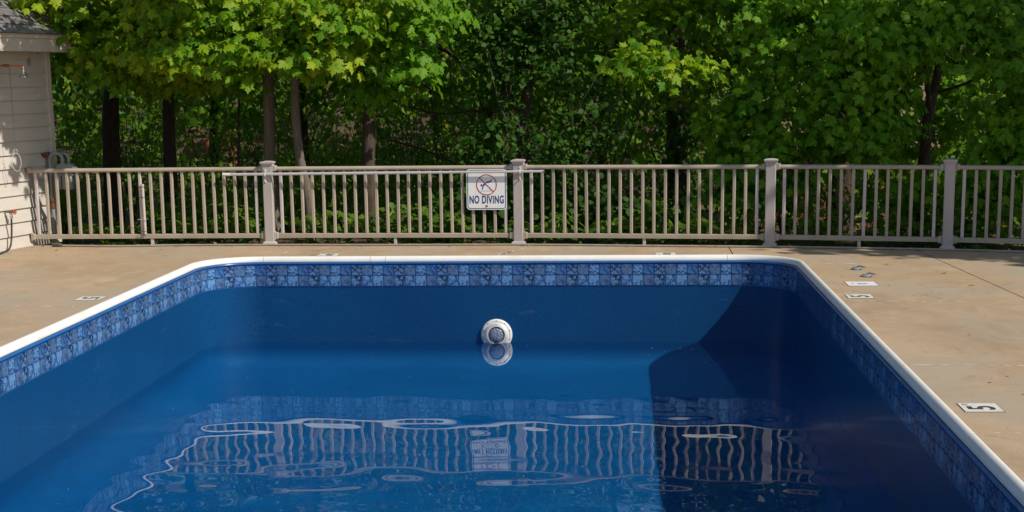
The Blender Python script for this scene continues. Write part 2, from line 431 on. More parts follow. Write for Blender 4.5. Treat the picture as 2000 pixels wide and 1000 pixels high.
def cut(p, d, width, keep):
    nrm = Vector((d[1], -d[0], 0)).normalized(); P = Vector((p[0], p[1], 0))
    for sgn in (-.5, .5):
        bmesh.ops.bisect_plane(bm, geom=bm.verts[:]+bm.edges[:]+bm.faces[:], plane_co=P+nrm*width*sgn, plane_no=nrm)
    dele = [f for f in bm.faces if abs((f.calc_center_median()-P).dot(nrm)) < width*.499 and keep(f.calc_center_median())]
    bmesh.ops.delete(bm, geom=dele, context='FACES')
cut((1.192, 15.7), (.01, 1), .012, lambda c: c.y > 15.29)
cut((-3.64, 15.9), (.06, .385), .004, lambda c: c.y > 15.29 and c.x < -3.5)
cut((3.203, 14.626), (.134, -2.28), .013, lambda c: c.x > 2.2)
cut((1.9, 12.19), (1, -.06), .003, lambda c: c.x > 1.7)
cut((1.9, 9.445), (1, -.03), .003, lambda c: c.x > 1.7)
cut((-4.6, 11.98), (1, -.05), .003, lambda c: c.x < -4.2)
r_ = bmesh.ops.extrude_face_region(bm, geom=bm.faces[:])
bmesh.ops.translate(bm, verts=[v for v in r_['geom'] if isinstance(v, bmesh.types.BMVert)], vec=(0, 0, -.10))
bmesh.ops.recalc_face_normals(bm, faces=bm.faces)
# every slab between two joints is an object of its own
bm.faces.ensure_lookup_table(); seen = set(); slabs = []
for f in bm.faces:
    if f.index in seen: continue
    st, isl = [f], []
    seen.add(f.index)
    while st:
        g = st.pop(); isl.append(g)
        for e in g.edges:
            for h in e.link_faces:
                if h.index not in seen: seen.add(h.index); st.append(h)
    slabs.append(isl)
dw = wpos(deck)
for isl in slabs:
    vid = {}; vv = []; ff = []
    for f in isl:
        q_ = []
        for v in f.verts:
            if v.index not in vid: vid[v.index] = len(vv); vv.append(tuple(v.co-dw))
            q_.append(vid[v.index])
        ff.append(q_)
    me = bpy.data.meshes.new('slab'); me.from_pydata(vv, [], ff); obj('slab', me, M['concrete'], deck)
bm.free()
# mineral deposits that have grown along the joints
M['lime'] = simple('lime_deposit', (.62, .58, .52), .9, .15, 50)
def deposit(pts, wd, seed):
    r2 = random.Random(seed); m_ = MB()
    for (x0, y0), (x1, y1) in zip(pts, pts[1:]):
        L = math.hypot(x1-x0, y1-y0); t = 0; ux, uy = (x1-x0)/L, (y1-y0)/L
        while t < L:
            ln = r2.uniform(.02, .16); w0 = wd*r2.uniform(.3, 1.1)
            if r2.random() < .72:
                nseg = 4; up_, dn = [], []
                for i in range(nseg+1):
                    a = t+ln*i/nseg; k_ = math.sin(math.pi*i/nseg)*.8+.2
                    up_.append((x0+ux*a-uy*w0*k_*r2.uniform(.5, 1), y0+uy*a+ux*w0*k_*r2.uniform(.5, 1), .0015))
                    dn.append((x0+ux*a+uy*w0*k_*r2.uniform(.5, 1), y0+uy*a-ux*w0*k_*r2.uniform(.5, 1), .0015))
                m_.add(up_+dn[::-1], [tuple(range(2*nseg+2))])
            t += ln+r2.uniform(0, .09)
    return m_.build('lime_deposit', M['lime'], deck)
deposit([(1.86, 12.196), (2.9, 12.135)], .019, 1)
deposit([(1.86, 9.448), (2.55, 9.43)], .013, 2)
deposit([(1.80, 14.70), (2.35, 14.66)], .020, 3); deposit([(2.5, 14.40), (3.15, 14.42)], .017, 4)
deposit([(-5.6, 12.02), (-4.45, 11.97)], .02, 5); deposit([(-6.3, 11.3), (-5.2, 10.9)], .02, 6)
deposit([(-1.27, 15.46), (-1.24, 15.60), (-1.17, 15.75), (-1.13, 15.86), (-1.0, 16.2)], .05, 7); deposit([(-1.27, 15.46), (-1.24, 15.60), (-1.17, 15.75)], .05, 17); deposit([(-1.27, 15.44), (-1.25, 15.62)], .06, 27)
deposit([(1.80, 7.62), (2.2, 7.60)], .012, 8); deposit([(-3.66, 15.45), (-3.60, 15.95)], .02, 9)
deposit([(-6.4, 14.0), (-5.6, 13.95)], .016, 10); deposit([(2.9, 13.4), (3.3, 13.4)], .01, 11)

# ------------------------------------------------------------------ lettering helper
def text_mb(txt, size, width=None, bold=0.0):
    cu = bpy.data.curves.new('lettering', 'FONT'); cu.body = txt; cu.size = size; cu.align_x = 'CENTER'; cu.align_y = 'CENTER'
    cu.offset = bold; cu.resolution_u = 4; cu.space_character = 1.10
    o = bpy.data.objects.new('lettering', cu); col.objects.link(o)
    dg = bpy.context.evaluated_depsgraph_get(); me = o.evaluated_get(dg).to_mesh()
    v = np.array([tuple(x.co) for x in me.vertices]); f = [tuple(p.vertices) for p in me.polygons]
    o.evaluated_get(dg).to_mesh_clear(); bpy.data.objects.remove(o); bpy.data.curves.remove(cu)
    v[:, 0] -= (v[:, 0].min()+v[:, 0].max())/2; v[:, 1] -= (v[:, 1].min()+v[:, 1].max())/2
    if width: v[:, 0] *= width/(v[:, 0].max()-v[:, 0].min())
    v[:, 1] *= size/(v[:, 1].max()-v[:, 1].min())
    return v, f

# ------------------------------------------------------------------ depth markers on the deck
def marker(name, x, y, ang, txt, label, sz=.21):
    root = empty(name, (x, y, 0), label, 'depth marker', 'depth markers round the pool')
    MB().box((x, y, .0004), (sz+.010, sz+.010, .0024), ang).build('grout_edge', M['marker_black'], root)
    MB().box((x, y, .0012), (sz, sz, .0045), ang).build('plate', M['marker_white'], root)
    ca, sa = math.cos(ang), math.sin(ang)
    def put(v, f, cx, cy_, nm, mat, z=.0042):
        m_ = MB(); m_.add([(x+(a+cx)*ca-(b+cy_)*sa, y+(a+cx)*sa+(b+cy_)*ca, z) for a, b in v[:, :2]], f); m_.build(nm, mat, root, fix=False)
    v, f = text_mb(txt, sz*.72, sz*.46, .004); put(v, f, -.015, 0, 'numeral', M['marker_black'])
    v, f = text_mb('FT', sz*.15, sz*.17, .001); put(v, f, sz*.34, sz*.33, 'unit_lettering', M['marker_black'])
    return root
P2 = math.pi/2
marker('depth_marker', 2.010, 8.205, P2, '5', 'white depth marker reading 5, nearest one on the right deck')
marker('depth_marker', 2.016, 12.455, P2, '5', 'worn white depth marker reading 5 beside the no diving plate')
marker('depth_marker', -4.575, 12.425, -P2, '5', 'white depth marker reading 5 on the left deck')
marker('depth_marker', -3.095, 15.56, math.pi, '5', 'white depth marker behind the far coping, left of the no diving sign')
marker('depth_marker', .492, 15.52, math.pi, '5', 'white depth marker behind the far coping, right of the no diving sign')
x, y = 2.152, 13.215
root = empty('warning_plate', (x, y, 0), 'square white no diving plate set in the right deck', 'warning plate')
MB().box((x, y, .0004), (.268, .268, .0024), 0).build('grout_edge', M['marker_black'], root)
MB().box((x, y, .0012), (.258, .258, .0045), 0).build('plate', M['sign_white'], root)
def dive_figure(put_poly):
    """outline of the diver pictogram in a unit square, y up"""
    put_poly([(.30, .36), (.36, .36), (.345, .50), (.42, .56), (.40, .62), (.33, .62), (.27, .57), (.27, .52), (.31, .51)])
    put_poly([(.50, .66), (.58, .66), (.70, .70), (.75, .69), (.80, .82), (.77, .82), (.72, .74), (.60, .74), (.52, .70)])
m_ = MB()
m_.add([(x+.11*(1-2*b)*0+(.5-a)*-.22, y+(b-.5)*.20-.01, .0042) for a, b in [(.30, .42), (.42, .36), (.62, .40), (.76, .52), (.72, .60), (.56, .54), (.44, .58), (.34, .54)]], [tuple(range(8))])
m_.build('diver_print', M['blue_paint'], root)
MB().add([(x-.085+a, y-.01+b, .0042) for a, b in [(0, 0), (.02, .01), (.02, .035), (0, .03)]], [(0, 1, 2, 3)]).build('red_print', M['sign_red'], root)

# deck anchors for a handrail
for (x, y, nm) in ((2.275, 14.215, 'chrome rail anchor on the right deck, farther from the camera'), (2.283, 13.70, 'chrome rail anchor on the right deck, next to the white plate')):
    root = empty('rail_anchor', (x, y, 0), nm, 'rail anchor', 'handrail anchors')
    MB().lathe([(.0, .001), (.055, .001), (.062, .004), (.060, .010), (.040, .022), (.036, .026), (.031, .026), (.029, .012), (.0, .010)], (x, y, 0)).build('flange', M['gas_grey'], root, smooth=True)
    MB().lathe([(.0, 0), (.040, .001), (.042, .006), (.0, .010)], (x+.045, y+.01, .022), (.25, 0, 1)).build('lid', M['chrome'], root, smooth=True)
    MB().tube([(x+.028, y-.05, .014), (x+.028, y-.066, .014)], .007, 8).build('bolt', M['chrome'], root)

# ------------------------------------------------------------------ pool light
LX, LZ = -1.278, -.815
root = empty('pool_light', (LX, YF, LZ), 'round white pool light half submerged in the far wall', 'pool light')
ax = (0, -1, 0)
MB().lathe([(.105, .000), (.165, .000), (.166, .010), (.160, .022), (.150, .028), (.139, .030), (.136, .027), (.133, .030), (.120, .036), (.100, .050), (.090, .052), (.086, .040)], (LX, YF, LZ), ax, 48).build('bezel', M['white_metal'], root, smooth=True)
mr = MB()
for k in range(40):
    a = 2*math.pi*k/40; c, s = math.cos(a), math.sin(a); ta = (-s*.0028, c*.0028)
    p1, p2 = (.103, .051), (.130, .034)
    mr.add([(LX+c*r_+sg*ta[0], YF-h-dh, LZ+s*r_+sg*ta[1]) for r_, h in (p1, p2) for sg in (-1, 1) for dh in (0, .006)], [(1, 3, 7, 5), (0, 1, 5, 4), (2, 6, 7, 3), (0, 2, 3, 1), (4, 5, 7, 6)])
mr.build('louvre_ribs', M['white_metal'], root)
MB().lathe([(.092, .034), (.086, .046), (.080, .047), (.078, .036)], (LX, YF, LZ), ax, 40).build('lens_ring', M['rust'], root, smooth=True)
tl = NT('dimpled_glass_lens'); pv = tl.coord('Position', (1, 1, 1)); vor = tl.n('TexVoronoi'); vor.inputs['Scale'].default_value = 75; tl.l(pv, vor.inputs['Vector'])
tl.base((.20, .25, .34), .08, .8); tl.bump(vor.outputs['Distance'], .8, .02)
tl.b.inputs['Coat Weight'].default_value = .6; M['lens'] = tl.m
MB().lathe([(.081, .036), (.070, .052), (.050, .062), (.025, .067), (.002, .068)], (LX, YF, LZ), ax, 32).build('lens', M['lens'], root, smooth='all')
for k in range(10):
    a = 2*math.pi*(k+.5)/10+.0
    MB().lathe([(.0055, .0), (.0055, .003), (.0, .0035)], (LX+.148*math.cos(a), YF-.0285, LZ+.148*math.sin(a)), ax, 8).build('screw', M['dark'], root)
MB().lathe([(.006, .0), (.006, .003), (.0, .0035)], (LX, YF-.042, LZ+.113), ax, 8).build('screw', M['dark'], root)

# ------------------------------------------------------------------ fence
POSTS = [(-3.965, 16.62), (-1.113, 16.52), (1.643, 16.205), (3.463, 15.845), (5.25, 15.34)]
LEFT_END = (-6.762, 16.62)
fence = empty('fence', (-1.113, 16.52, 0), 'taupe composite railing fence with grey posts along the deck edge', 'fence')
pm = [M['post'], M['post'], M['post'], M['post'], M['post']]
for i, (x, y) in enumerate(POSTS):
    rz = [-.02, -.075, -.15, -.22, -.27][i]
    po = empty('post', Vector((x, y, 0))-wpos(fence)); po.parent = fence
    MB().box((x, y, .455), (.106, .106, .91), rz, .006).build('post_sleeve', pm[i], po)
    m_ = MB(); ca, sa = math.cos(rz), math.sin(rz)
    def frustum(m_, lv):
        vs_ = [(x+a*h*ca-b*h*sa, y+a*h*sa+b*h*ca, z) for h, z in lv for a, b in ((-1, -1), (1, -1), (1, 1), (-1, 1))]
        fs_ = [(3, 2, 1, 0), tuple(range(len(vs_)-4, len(vs_)))]+[(L*4+k, L*4+(k+1) % 4, L*4+4+(k+1) % 4, L*4+4+k) for L in range(len(lv)-1) for k in range(4)]
        m_.add(vs_, fs_)
    frustum(m_, [(.055, .895), (.060, .900), (.064, .915), (.073, .924), (.074, .938), (.070, .942), (.03, .950), (.008, .952)]); m_.build('post_cap', M['post'], po)
    m_ = MB(); frustum(m_, [(.077, 0), (.077, .018), (.066, .034), (.0555, .040), (.0545, .041)]); m_.build('post_base', M['post'], po)
bays = [(LEFT_END, POSTS[0], 22, -1), (POSTS[0], POSTS[1], 22, 0), (POSTS[1], POSTS[2], 21, 0), (POSTS[2], POSTS[3], 14, 0), (POSTS[3], POSTS[4], 14, 0)]
RAILP = [(-.030, 0), (-.034, .010), (-.030, .026), (-.018, .036), (0, .040), (.018, .036), (.030, .026), (.034, .010), (.030, 0), (.022, -.006), (-.022, -.006)]
def beam(m_, a, b, z, prof_, gap0, gap1):
    d = Vector((b[0]-a[0], b[1]-a[1])); L = d.length; d /= L; nrm = (-d.y, d.x)
    p = [(a[0]+d.x*gap0, a[1]+d.y*gap0, *nrm), (b[0]-d.x*gap1, b[1]-d.y*gap1, *nrm)]
    m_.sweep(p, [(q_, z+h) for q_, h in prof_])
BRP = [(-.024, 0), (-.024, .044), (-.020, .050), (.020, .050), (.024, .044), (.024, 0)]
balm = {}
def bal_mesh(mat):
    if mat.name not in balm:
        me = MB().box((0, 0, .4855), (.0335, .0335, .716), 0, .0055).build('baluster', mat); balm[mat.name] = me.data; bpy.data.objects.remove(me)
    return balm[mat.name]
M['bal2'] = simple('taupe_composite_worn', (.37, .318, .25), .6, .12, 5, dirt=((.24, .19, .14), .5), stretch=(1, 1, .5))
for bi, (a, b, nb, _) in enumerate(bays):
    ang = math.atan2(b[1]-a[1], b[0]-a[0]); L = math.hypot(b[0]-a[0], b[1]-a[1]); ux, uy = math.cos(ang), math.sin(ang)
    g0 = .012 if bi == 0 else .085
    m_ = MB(); beam(m_, a, b, .845, RAILP, g0+.01, .09); m_.build('top_rail', M['fence'], fence, smooth=True)
    m_ = MB(); beam(m_, a, b, .078, BRP, g0+.01, .09); m_.build('bottom_rail', M['fence'], fence)
    for end, sg, gg in ((a, 1, g0-.03 if bi else .004), (b, -1, .055)):
        for z, hh in ((.866, .062), (.103, .072)):
            cx, cy_ = end[0]+ux*sg*(gg+.006), end[1]+uy*sg*(gg+.006)
            m_ = MB(); m_.box((cx, cy_, z), (.012, .082, hh+.022), ang, .003); m_.box((cx+ux*sg*.022, cy_+uy*sg*.022, z), (.032, .074, hh), ang, .005)
            m_.build('rail_bracket', M['fence'] if (bi+sg) % 2 else M['post'], fence)
    e0 = .09 if bi == 0 else .145
    for k in range(nb):
        t = e0+(L-e0-.145)*k/(nb-1)
        x, y = a[0]+ux*t, a[1]+uy*t
        mat = M['pale_post'] if (k in (0, nb-1) or (bi == 0 and k == 10) or (bi == 3 and k == 7)) else (M['bal2'] if random.random() < .3 else M['fence'])
        o = obj('baluster', bal_mesh(mat), None, fence, Vector((x, y, 0))-wpos(fence)+Vector((0, 0, .1275)))
        o.rotation_euler = (random.gauss(0, .002), random.gauss(0, .003), ang)
    mx, my = (a[0]+b[0])/2+.02, (a[1]+b[1])/2
    MB().box((mx, my, .039), (.034, .034, .078), ang, .003).build('support_foot', M['pale_post'], fence)

# conduit lying along the deck edge, with its rubber end piece
pts = []
for k in range(60):
    x = -6.35+k*(11.6/59); pts.append((x, edge_y(x)-.235-.012*math.sin(x*1.7)-(.07 if x < -5 else 0)*math.sin((x+6.35)*2.3)**2, .013))
c_ = MB().tube(pts, .0105, 8).build('conduit_pipe', M['conduit'], smooth=True)
tag(c_, 'thin grey conduit lying on the deck along the foot of the fence', 'conduit')
tb = pts[0]
root = empty('cable_connector', (tb[0]-.06, tb[1], 0), 'dark rubber connector at the left end of the conduit', 'connector')
MB().lathe([(.016, 0), (.022, .006), (.024, .03), (.021, .07), (.024, .075), (.024, .10), (.013, .118), (.011, .125)], (tb[0]-.125, tb[1]+.012, .0245), (1, -.1, -.04), 14).build('connector_body', M['rubber'], root, smooth=True)
MB().lathe([(.0252, .040), (.0258, .045), (.0252, .062)], (tb[0]-.125, tb[1]+.012, .0245), (1, -.1, -.04), 14).build('grip_ring', M['rubber'], root, smooth=True)

# ------------------------------------------------------------------ sign
SXc, SYc, SZc, SW = -1.468, 16.500, .618, .452
sang = math.atan2(POSTS[1][1]-POSTS[0][1], POSTS[1][0]-POSTS[0][0])
root = empty('no_diving_sign', (SXc, SYc, SZc-SW/2), 'white no diving sign with blue border and lettering on the fence', 'sign')
su = Vector((math.cos(sang), math.sin(sang), 0)); sn = Vector((su.y, -su.x, 0))
def sp(a, b, d): return Vector((SXc, SYc, SZc))+su*a+Vector((0, 0, b))+sn*d
def rr_out(h, r, n_=6):
    q_ = []
    for cx, cz, a0 in ((h-r, h-r, 0), (-h+r, h-r, P2), (-h+r, -h+r, math.pi), (h-r, -h+r, 1.5*math.pi)):
        q_ += [(cx+r*math.cos(a0+P2*i/n_), cz+r*math.sin(a0+P2*i/n_)) for i in range(n_+1)]
    return q_
def plate(h, r, d0, d1):
    o_ = rr_out(h, r); k_ = len(o_)
    return [sp(a, b, d1) for a, b in o_]+[sp(a, b, d0) for a, b in o_], [tuple(range(k_)), tuple(range(2*k_-1, k_-1, -1))]+[(i, k_+i, k_+(i+1) % k_, (i+1) % k_) for i in range(k_)]
def rim(h0, r0_, h1, r1_, d):
    a_, b_ = rr_out(h0, r0_), rr_out(h1, r1_); k_ = len(a_)
    return [sp(*q_, d) for q_ in a_]+[sp(*q_, d) for q_ in b_], [(i, (i+1) % k_, k_+(i+1) % k_, k_+i) for i in range(k_)]
D0 = .030 - .0
MB().add(*plate(SW/2, .036, D0-.026, D0-.0235)).build('sign_plate', M['sign_white'], root)
MB().add(*rim(SW/2-.010, .030, SW/2-.018, .024, D0-.0225)).build('border_print', M['sign_blue'], root, fix=False)
cc, RR = (0, .052), .107
m_ = MB(); N_ = 48
m_.add([sp(cc[0]+r_*math.cos(2*math.pi*k/N_), cc[1]+r_*math.sin(2*math.pi*k/N_), D0-.0215) for r_ in (RR, RR+.009) for k in range(N_)], [(k, (k+1) % N_, N_+(k+1) % N_, N_+k) for k in range(N_)])
q_ = math.radians(-45); dx, dz = math.cos(q_), math.sin(q_)
m_.add([sp(cc[0]+a*dx-b*dz*.0045, cc[1]+a*dz+b*dx*.0045, D0-.0212) for a, b in ((-RR, -1), (RR, -1), (RR, 1), (-RR, 1))], [(0, 1, 2, 3)])
m_.build('prohibition_ring', M['sign_red'], root, fix=False)
m_ = MB()
def pf(poly): m_.add([sp(cc[0]+(a-.5)*.275, cc[1]+(b-.52)*.275, D0-.0218) for a, b in poly], [tuple(range(len(poly)))])
pf([(.315, .33), (.345, .325), (.385, .455), (.455, .525), (.425, .585), (.375, .555), (.36, .50), (.335, .46)])
pf([(.30+.042*math.cos(q2), .505+.042*math.sin(q2)) for q2 in [2*math.pi*k/10 for k in range(10)]])
pf([(.455, .60), (.49, .585), (.60, .60), (.68, .625), (.735, .74), (.705, .75), (.655, .675), (.58, .665), (.49, .64)])
for k in range(8):
    x0 = .25+.055*k; pf([(x0, .275), (x0+.0275, .255), (x0+.055, .275), (x0+.055, .283), (x0+.0275, .265), (x0, .283)])
m_.build('diver_print', M['sign_blue'], root, fix=False)
v, f = text_mb('NO DIVING', .091, .385, .0022)
MB().add([sp(a, b-.112, D0-.0219) for a, b in v[:, :2]], f).build('lettering', M['sign_blue'], root, fix=False)
for b in (.200, -.185):
    o_ = sp(0, b, D0-.0235); MB().lathe([(.012, 0), (.012, .003), (.007, .006), (0, .0065)], o_, sn, 12).build('bolt', M['rust'], root, smooth=True)

# pole of the pool brush resting in two hooks on the posts
pA, pB = Vector((-4.460, 16.562, .8035)), Vector((-.8244, 16.432, .819))
root = empty('telescopic_pole', (pA+pB)/2-Vector((0, 0, .02)), 'long aluminium pole hanging across two fence posts', 'pole')
MB().tube([pA, pA.lerp(pB, .62)], .0160, 12).build('outer_tube', M['alu'], root, smooth=True)
MB().tube([pA.lerp(pB, .615), pB], .0140, 12).build('inner_tube', M['alu'], root, smooth=True)
dv = (pB-pA).normalized()
MB().tube([pA-dv*.012, pA+dv*.075], .0185, 12).build('end_cap', M['white_metal'], root, smooth=True)
MB().tube([pB-dv*.012, pB+dv*.004], .0150, 12).build('end_plug', M['gas_grey'], root, smooth=True)
for i, dx in ((0, -.018), (1, .022)):
    x, y = POSTS[i]; yf = y-.0535; x += dx
    t = (x-pA.x)/(pB.x-pA.x); pz = pA.z+(pB.z-pA.z)*t; py = pA.y+(pB.y-pA.y)*t
    root = empty('pole_hook', (x, yf, pz-.12), ['white metal hook on the post left of the sign', 'white metal hook on the post beside the sign'][i], 'hook', 'pole hooks')
    MB().box((x, yf-.003, pz-.022), (.020, .006, .150), 0, .0015).build('back_plate', M['white_metal'], root)
    zb = pz-.020
    MB().tube([(x, yf-.004, zb), (x, (yf+py)/2, zb-.003), (x, py, zb-.0015), (x, py-.018, zb+.008), (x, py-.022, zb+.026)], .0065, 8).build('arm', M['white_metal'], root, smooth=True)
    zb = pz-.085
    MB().tube([(x, yf-.004, zb), (x, (yf+py)/2, zb-.004), (x, py+.01, zb-.003), (x, py-.018, zb+.006), (x, py-.022, zb+.022)], .0065, 8).build('arm', M['white_metal'], root, smooth=True)
    for z in (pz+.035, pz-.045): MB().lathe([(.004, 0), (.004, .002), (0, .003)], (x, yf-.006, z), (0, -1, 0), 8).build('screw', M['dark'], root)

# ------------------------------------------------------------------ house at the left
WA = math.radians(14); HD = Vector((math.sin(WA), math.cos(WA), 0)); HN = Vector((math.cos(WA), -math.sin(WA), 0))
HC = Vector((-6.628, 17.147, 0))
def hp(u, v, z): return HC+HD*u+HN*v+Vector((0, 0, z))
house = empty('pool_house', hp(-2.2, -2, -.02), 'cream lap-sided house with grey shingle roof at the deck corner', 'house')
def hbox(m_, u0, u1, v0, v1, z0, z1):
    return m_.add([hp(u, v, z) for z in (z0, z1) for u, v in ((u0, v0), (u1, v0), (u1, v1), (u0, v1))], [(3, 2, 1, 0), (4, 5, 6, 7), (0, 1, 5, 4), (1, 2, 6, 5), (2, 3, 7, 6), (3, 0, 4, 7)])
wall = hbox(MB(), -5.0, -.012, -4.4, -.028, -.02, 2.30).build('wall', M['siding'], house)
EXPO = .152
for k in range(16):
    z0 = -.011+EXPO*k; z1 = min(z0+EXPO+.004, 2.28)
    pr = [(-.030, z0), (.0, z0), (.0, z0+.001), (-.024, z1), (-.030, z1)]
    m_ = MB(); j = random.gauss(0, .0008)
    m_.add([hp(u, v+j, z) for u in (-5.0, -.066) for v, z in pr], [tuple(range(4, -1, -1)), tuple(range(5, 10))]+[(i, (i+1) % 5, 5+(i+1) % 5, 5+i) for i in range(5)])
    m_.build('siding_board', M['siding'], wall)
hbox(MB(), -.064, .006, -.035, .012, -.012, 2.26).build('corner_board', M['trim'], house)
hbox(MB(), -.011, .0055, -.10, -.036, -.012, 2.26).build('corner_board', M['trim'], house)
OV = .235
hbox(MB(), -5.2, OV, -4.6, OV-.024, 2.222, 2.240).build('soffit', M['trim'], house)
hbox(MB(), -5.2, OV, OV-.022, OV, 2.20, 2.345).build('fascia', M['trim'], house)
hbox(MB(), OV-.022, OV+.0005, -4.6, OV-.024, 2.20, 2.345).build('fascia', M['trim'], house)
hbox(MB(), -5.2, OV+.012, OV-.03, OV+.014, 2.347, 2.392).build('drip_edge', M['trim'], house)
M['shingle'] = simple('weathered_shingle', (.15, .142, .145), .9, .35, 14, dirt=((.05, .045, .045), .5), bump=.3)
M['shingle_b'] = simple('weathered_shingle_pale', (.22, .20, .195), .9, .3, 14, dirt=((.07, .06, .06), .5), bump=.3)
SLP = .72; E0 = OV+.03; ZE = 2.394; TT = 2.3
m_ = MB()
cor = [(E0, E0), (-5.3, E0), (-5.3, E0-2*TT), (E0, E0-2*TT)]; rid = [(E0-TT, E0-TT), (-5.3+TT, E0-TT)]
V_ = [hp(u, v, ZE) for u, v in cor]+[hp(u, v, ZE+SLP*TT) for u, v in rid]+[hp(u, v, ZE-.002) for u, v in cor]
m_.add(V_, [(0, 1, 5, 4), (1, 2, 5), (2, 3, 4, 5), (3, 0, 4), (6, 7, 8, 9), (0, 1, 7, 6), (1, 2, 8, 7), (2, 3, 9, 8), (3, 0, 6, 9)])
roof = m_.build('roof', M['shingle'], house)
row = .135; ln_ = math.hypot(1, SLP); nrm = (HN*SLP+Vector((0, 0, 1))).normalized(); dn = (HN-Vector((0, 0, SLP))).normalized()
rs = random.Random(3)
for k in range(9):
    t0 = k*row; u = E0-t0-.03-(.08 if k % 2 else 0)
    while u > -1.9:
        wd = rs.uniform(.13, .30); u1 = u-wd; lift = rs.uniform(.003, .007)
        a = [hp(q_, E0-t0+.006, ZE+SLP*t0-.0043)+nrm*(.012+lift) for q_ in (u, u1+.004)]
        b = [hp(q_, E0-t0-row*1.3, ZE+SLP*(t0+row*1.3))+nrm*.003 for q_ in (u1+.004, u)]
        top = a+b; bot = [p-nrm*.009 for p in a]+[p-nrm*.0025 for p in b]
        MB().add(top+bot, [(0, 1, 2, 3), (7, 6, 5, 4), (0, 4, 5, 1), (1, 5, 6, 2), (2, 6, 7, 3), (3, 7, 4, 0)]).build('shingle', M['shingle'] if rs.random() < .6 else M['shingle_b'], roof)
        u = u1
for k in range(7):
    t0 = k*.2; q1 = [hp(E0-t0-.0+.02, E0-t0-.12, ZE+SLP*t0-.005), hp(E0-t0+.03, E0-t0+.03, ZE+SLP*t0+.006), hp(E0-t0-.12, E0-t0+.02, ZE+SLP*t0-.005)]
    t1 = t0+.26; q2 = [hp(E0-t1+.02, E0-t1-.12, ZE+SLP*t1-.008), hp(E0-t1+.02, E0-t1+.02, ZE+SLP*t1+.004), hp(E0-t1-.12, E0-t1+.02, ZE+SLP*t1-.008)]
    up_ = [p+Vector((0, 0, .034)) for p in q1]+[p+Vector((0, 0, .026)) for p in q2]; lo_ = [p-Vector((0, 0, .01)) for p in up_]
    MB().add(up_+lo_, [(0, 1, 4, 3), (1, 2, 5, 4), (6, 9, 10, 7), (7, 10, 11, 8), (0, 6, 7, 1), (1, 7, 8, 2), (3, 4, 10, 9), (4, 5, 11, 10), (0, 3, 9, 6), (2, 8, 11, 5)]).build('hip_shingle', M['shingle'], roof)
hbox(MB(), -.395, -.368, -.002, .016, 2.05, 2.14).build('vent_plate', M['gas_grey'], house)

# shower on the house wall
us, zs = -.985, 2.045
shower = empty('outdoor_shower', hp(us, 0, 1.0), 'copper outdoor shower with chrome bell head and pull chain on the house wall', 'shower')
MB().lathe([(.030, 0), (.030, .006), (.014, .012), (.012, .03)], hp(us, 0.002, zs), HN, 14).build('wall_flange', M['brass'], shower, smooth=True)
MB().tube([hp(us, .02, zs), hp(us, .10, zs-.001)], .011, 10).build('supply_pipe', M['copper'], shower, smooth=True)
m_ = MB(); m_.lathe([(.013, 0), (.019, .006), (.019, .022), (.016, .03), (.016, .055), (.020, .062), (.020, .078), (.013, .084)], hp(us, .095, zs-.001), HN, 12); m_.build('valve', M['brass'], shower, smooth=True)
MB().tube([hp(us, .17, zs-.002), hp(us, .325, zs-.008), hp(us, .345, zs-.012), hp(us, .355, zs-.026), hp(us, .357, zs-.048)], .0105, 10).build('shower_arm', M['copper'], shower, smooth=True)
MB().lathe([(.010, 0), (.015, .004), (.015, .018), (.018, .03), (.026, .052), (.042, .070), (.060, .080), (.062, .086), (.054, .088), (.0, .082)], hp(us, .357, zs-.042), (0, 0, -1), 24).build('shower_head', M['chrome'], shower, smooth=True)
MB().tube([hp(us, .150, zs-.015), hp(us, .178, zs-.045)], [.004, .006], 8).build('lever', M['chrome'], shower, smooth=True)
m_ = MB(); zt = zs-.048
while zt > 1.125:
    a = hp(us+.0, .179, zt); m_.add([a+Vector(q_) for q_ in ((.0035, 0, .007), (0, .0025, .007), (-.0035, 0, .007), (0, -.0025, .007), (.0035, 0, -.004), (0, .0025, -.004), (-.0035, 0, -.004), (0, -.0025, -.004))], [(0, 1, 2, 3), (7, 6, 5, 4), (0, 4, 5, 1), (1, 5, 6, 2), (2, 6, 7, 3), (3, 7, 4, 0)]); zt -= .0145
m_.build('pull_chain', M['rubber'], shower)
def ringtube(c, rx, rz_, tilt, r, nm):
    pts_ = [c+HN*(math.cos(a)*rx)*tilt+HD*(math.cos(a)*rx)*math.sqrt(max(0, 1-tilt*tilt))+Vector((0, 0, math.sin(a)*rz_)) for a in [2*math.pi*k/20 for k in range(21)]]
    MB().tube(pts_, r, 6).build(nm, M['alu'], shower, smooth=True)
ringtube(hp(us, .179, 1.105), .022, .024, .9, .0025, 'chain_ring')
ringtube(hp(us, .185, .985), .048, .100, .9, .003, 'pull_ring')

# hose bib and hose
ub, zb = -.992, .432
bib = empty('hose_bib', hp(ub, 0, zb-.06), 'brass hose bib with red wheel on the house wall', 'tap')
MB().tube([hp(ub, .0, zb), hp(ub, .045, zb)], .013, 10).build('pipe_stub', M['brass'], bib, smooth=True)
MB().lathe([(.014, 0), (.020, .008), (.020, .03), (.014, .04), (.012, .06), (.009, .07)], hp(ub, .04, zb), HN, 12).build('valve_body', M['brass'], bib, smooth=True)
MB().lathe([(.012, 0), (.016, .008), (.018, .03), (.018, .042)], hp(ub, .065, zb-.012), (0.0, 0, -1), 12).build('spout', M['chrome'], bib, smooth=True)
m_ = MB(); wc = hp(ub, .118, zb)
for k in range(6):
    a = math.pi*k/3; a2 = a+math.pi/3
    f1 = lambda q_, r_: wc+HD*(math.cos(q_)*r_)+Vector((0, 0, math.sin(q_)*r_))
    m_.tube([wc, f1(a, .022)], .004, 6); m_.tube([f1(a, .024), f1((a+a2)/2, .027), f1(a2, .024)], .0055, 6)
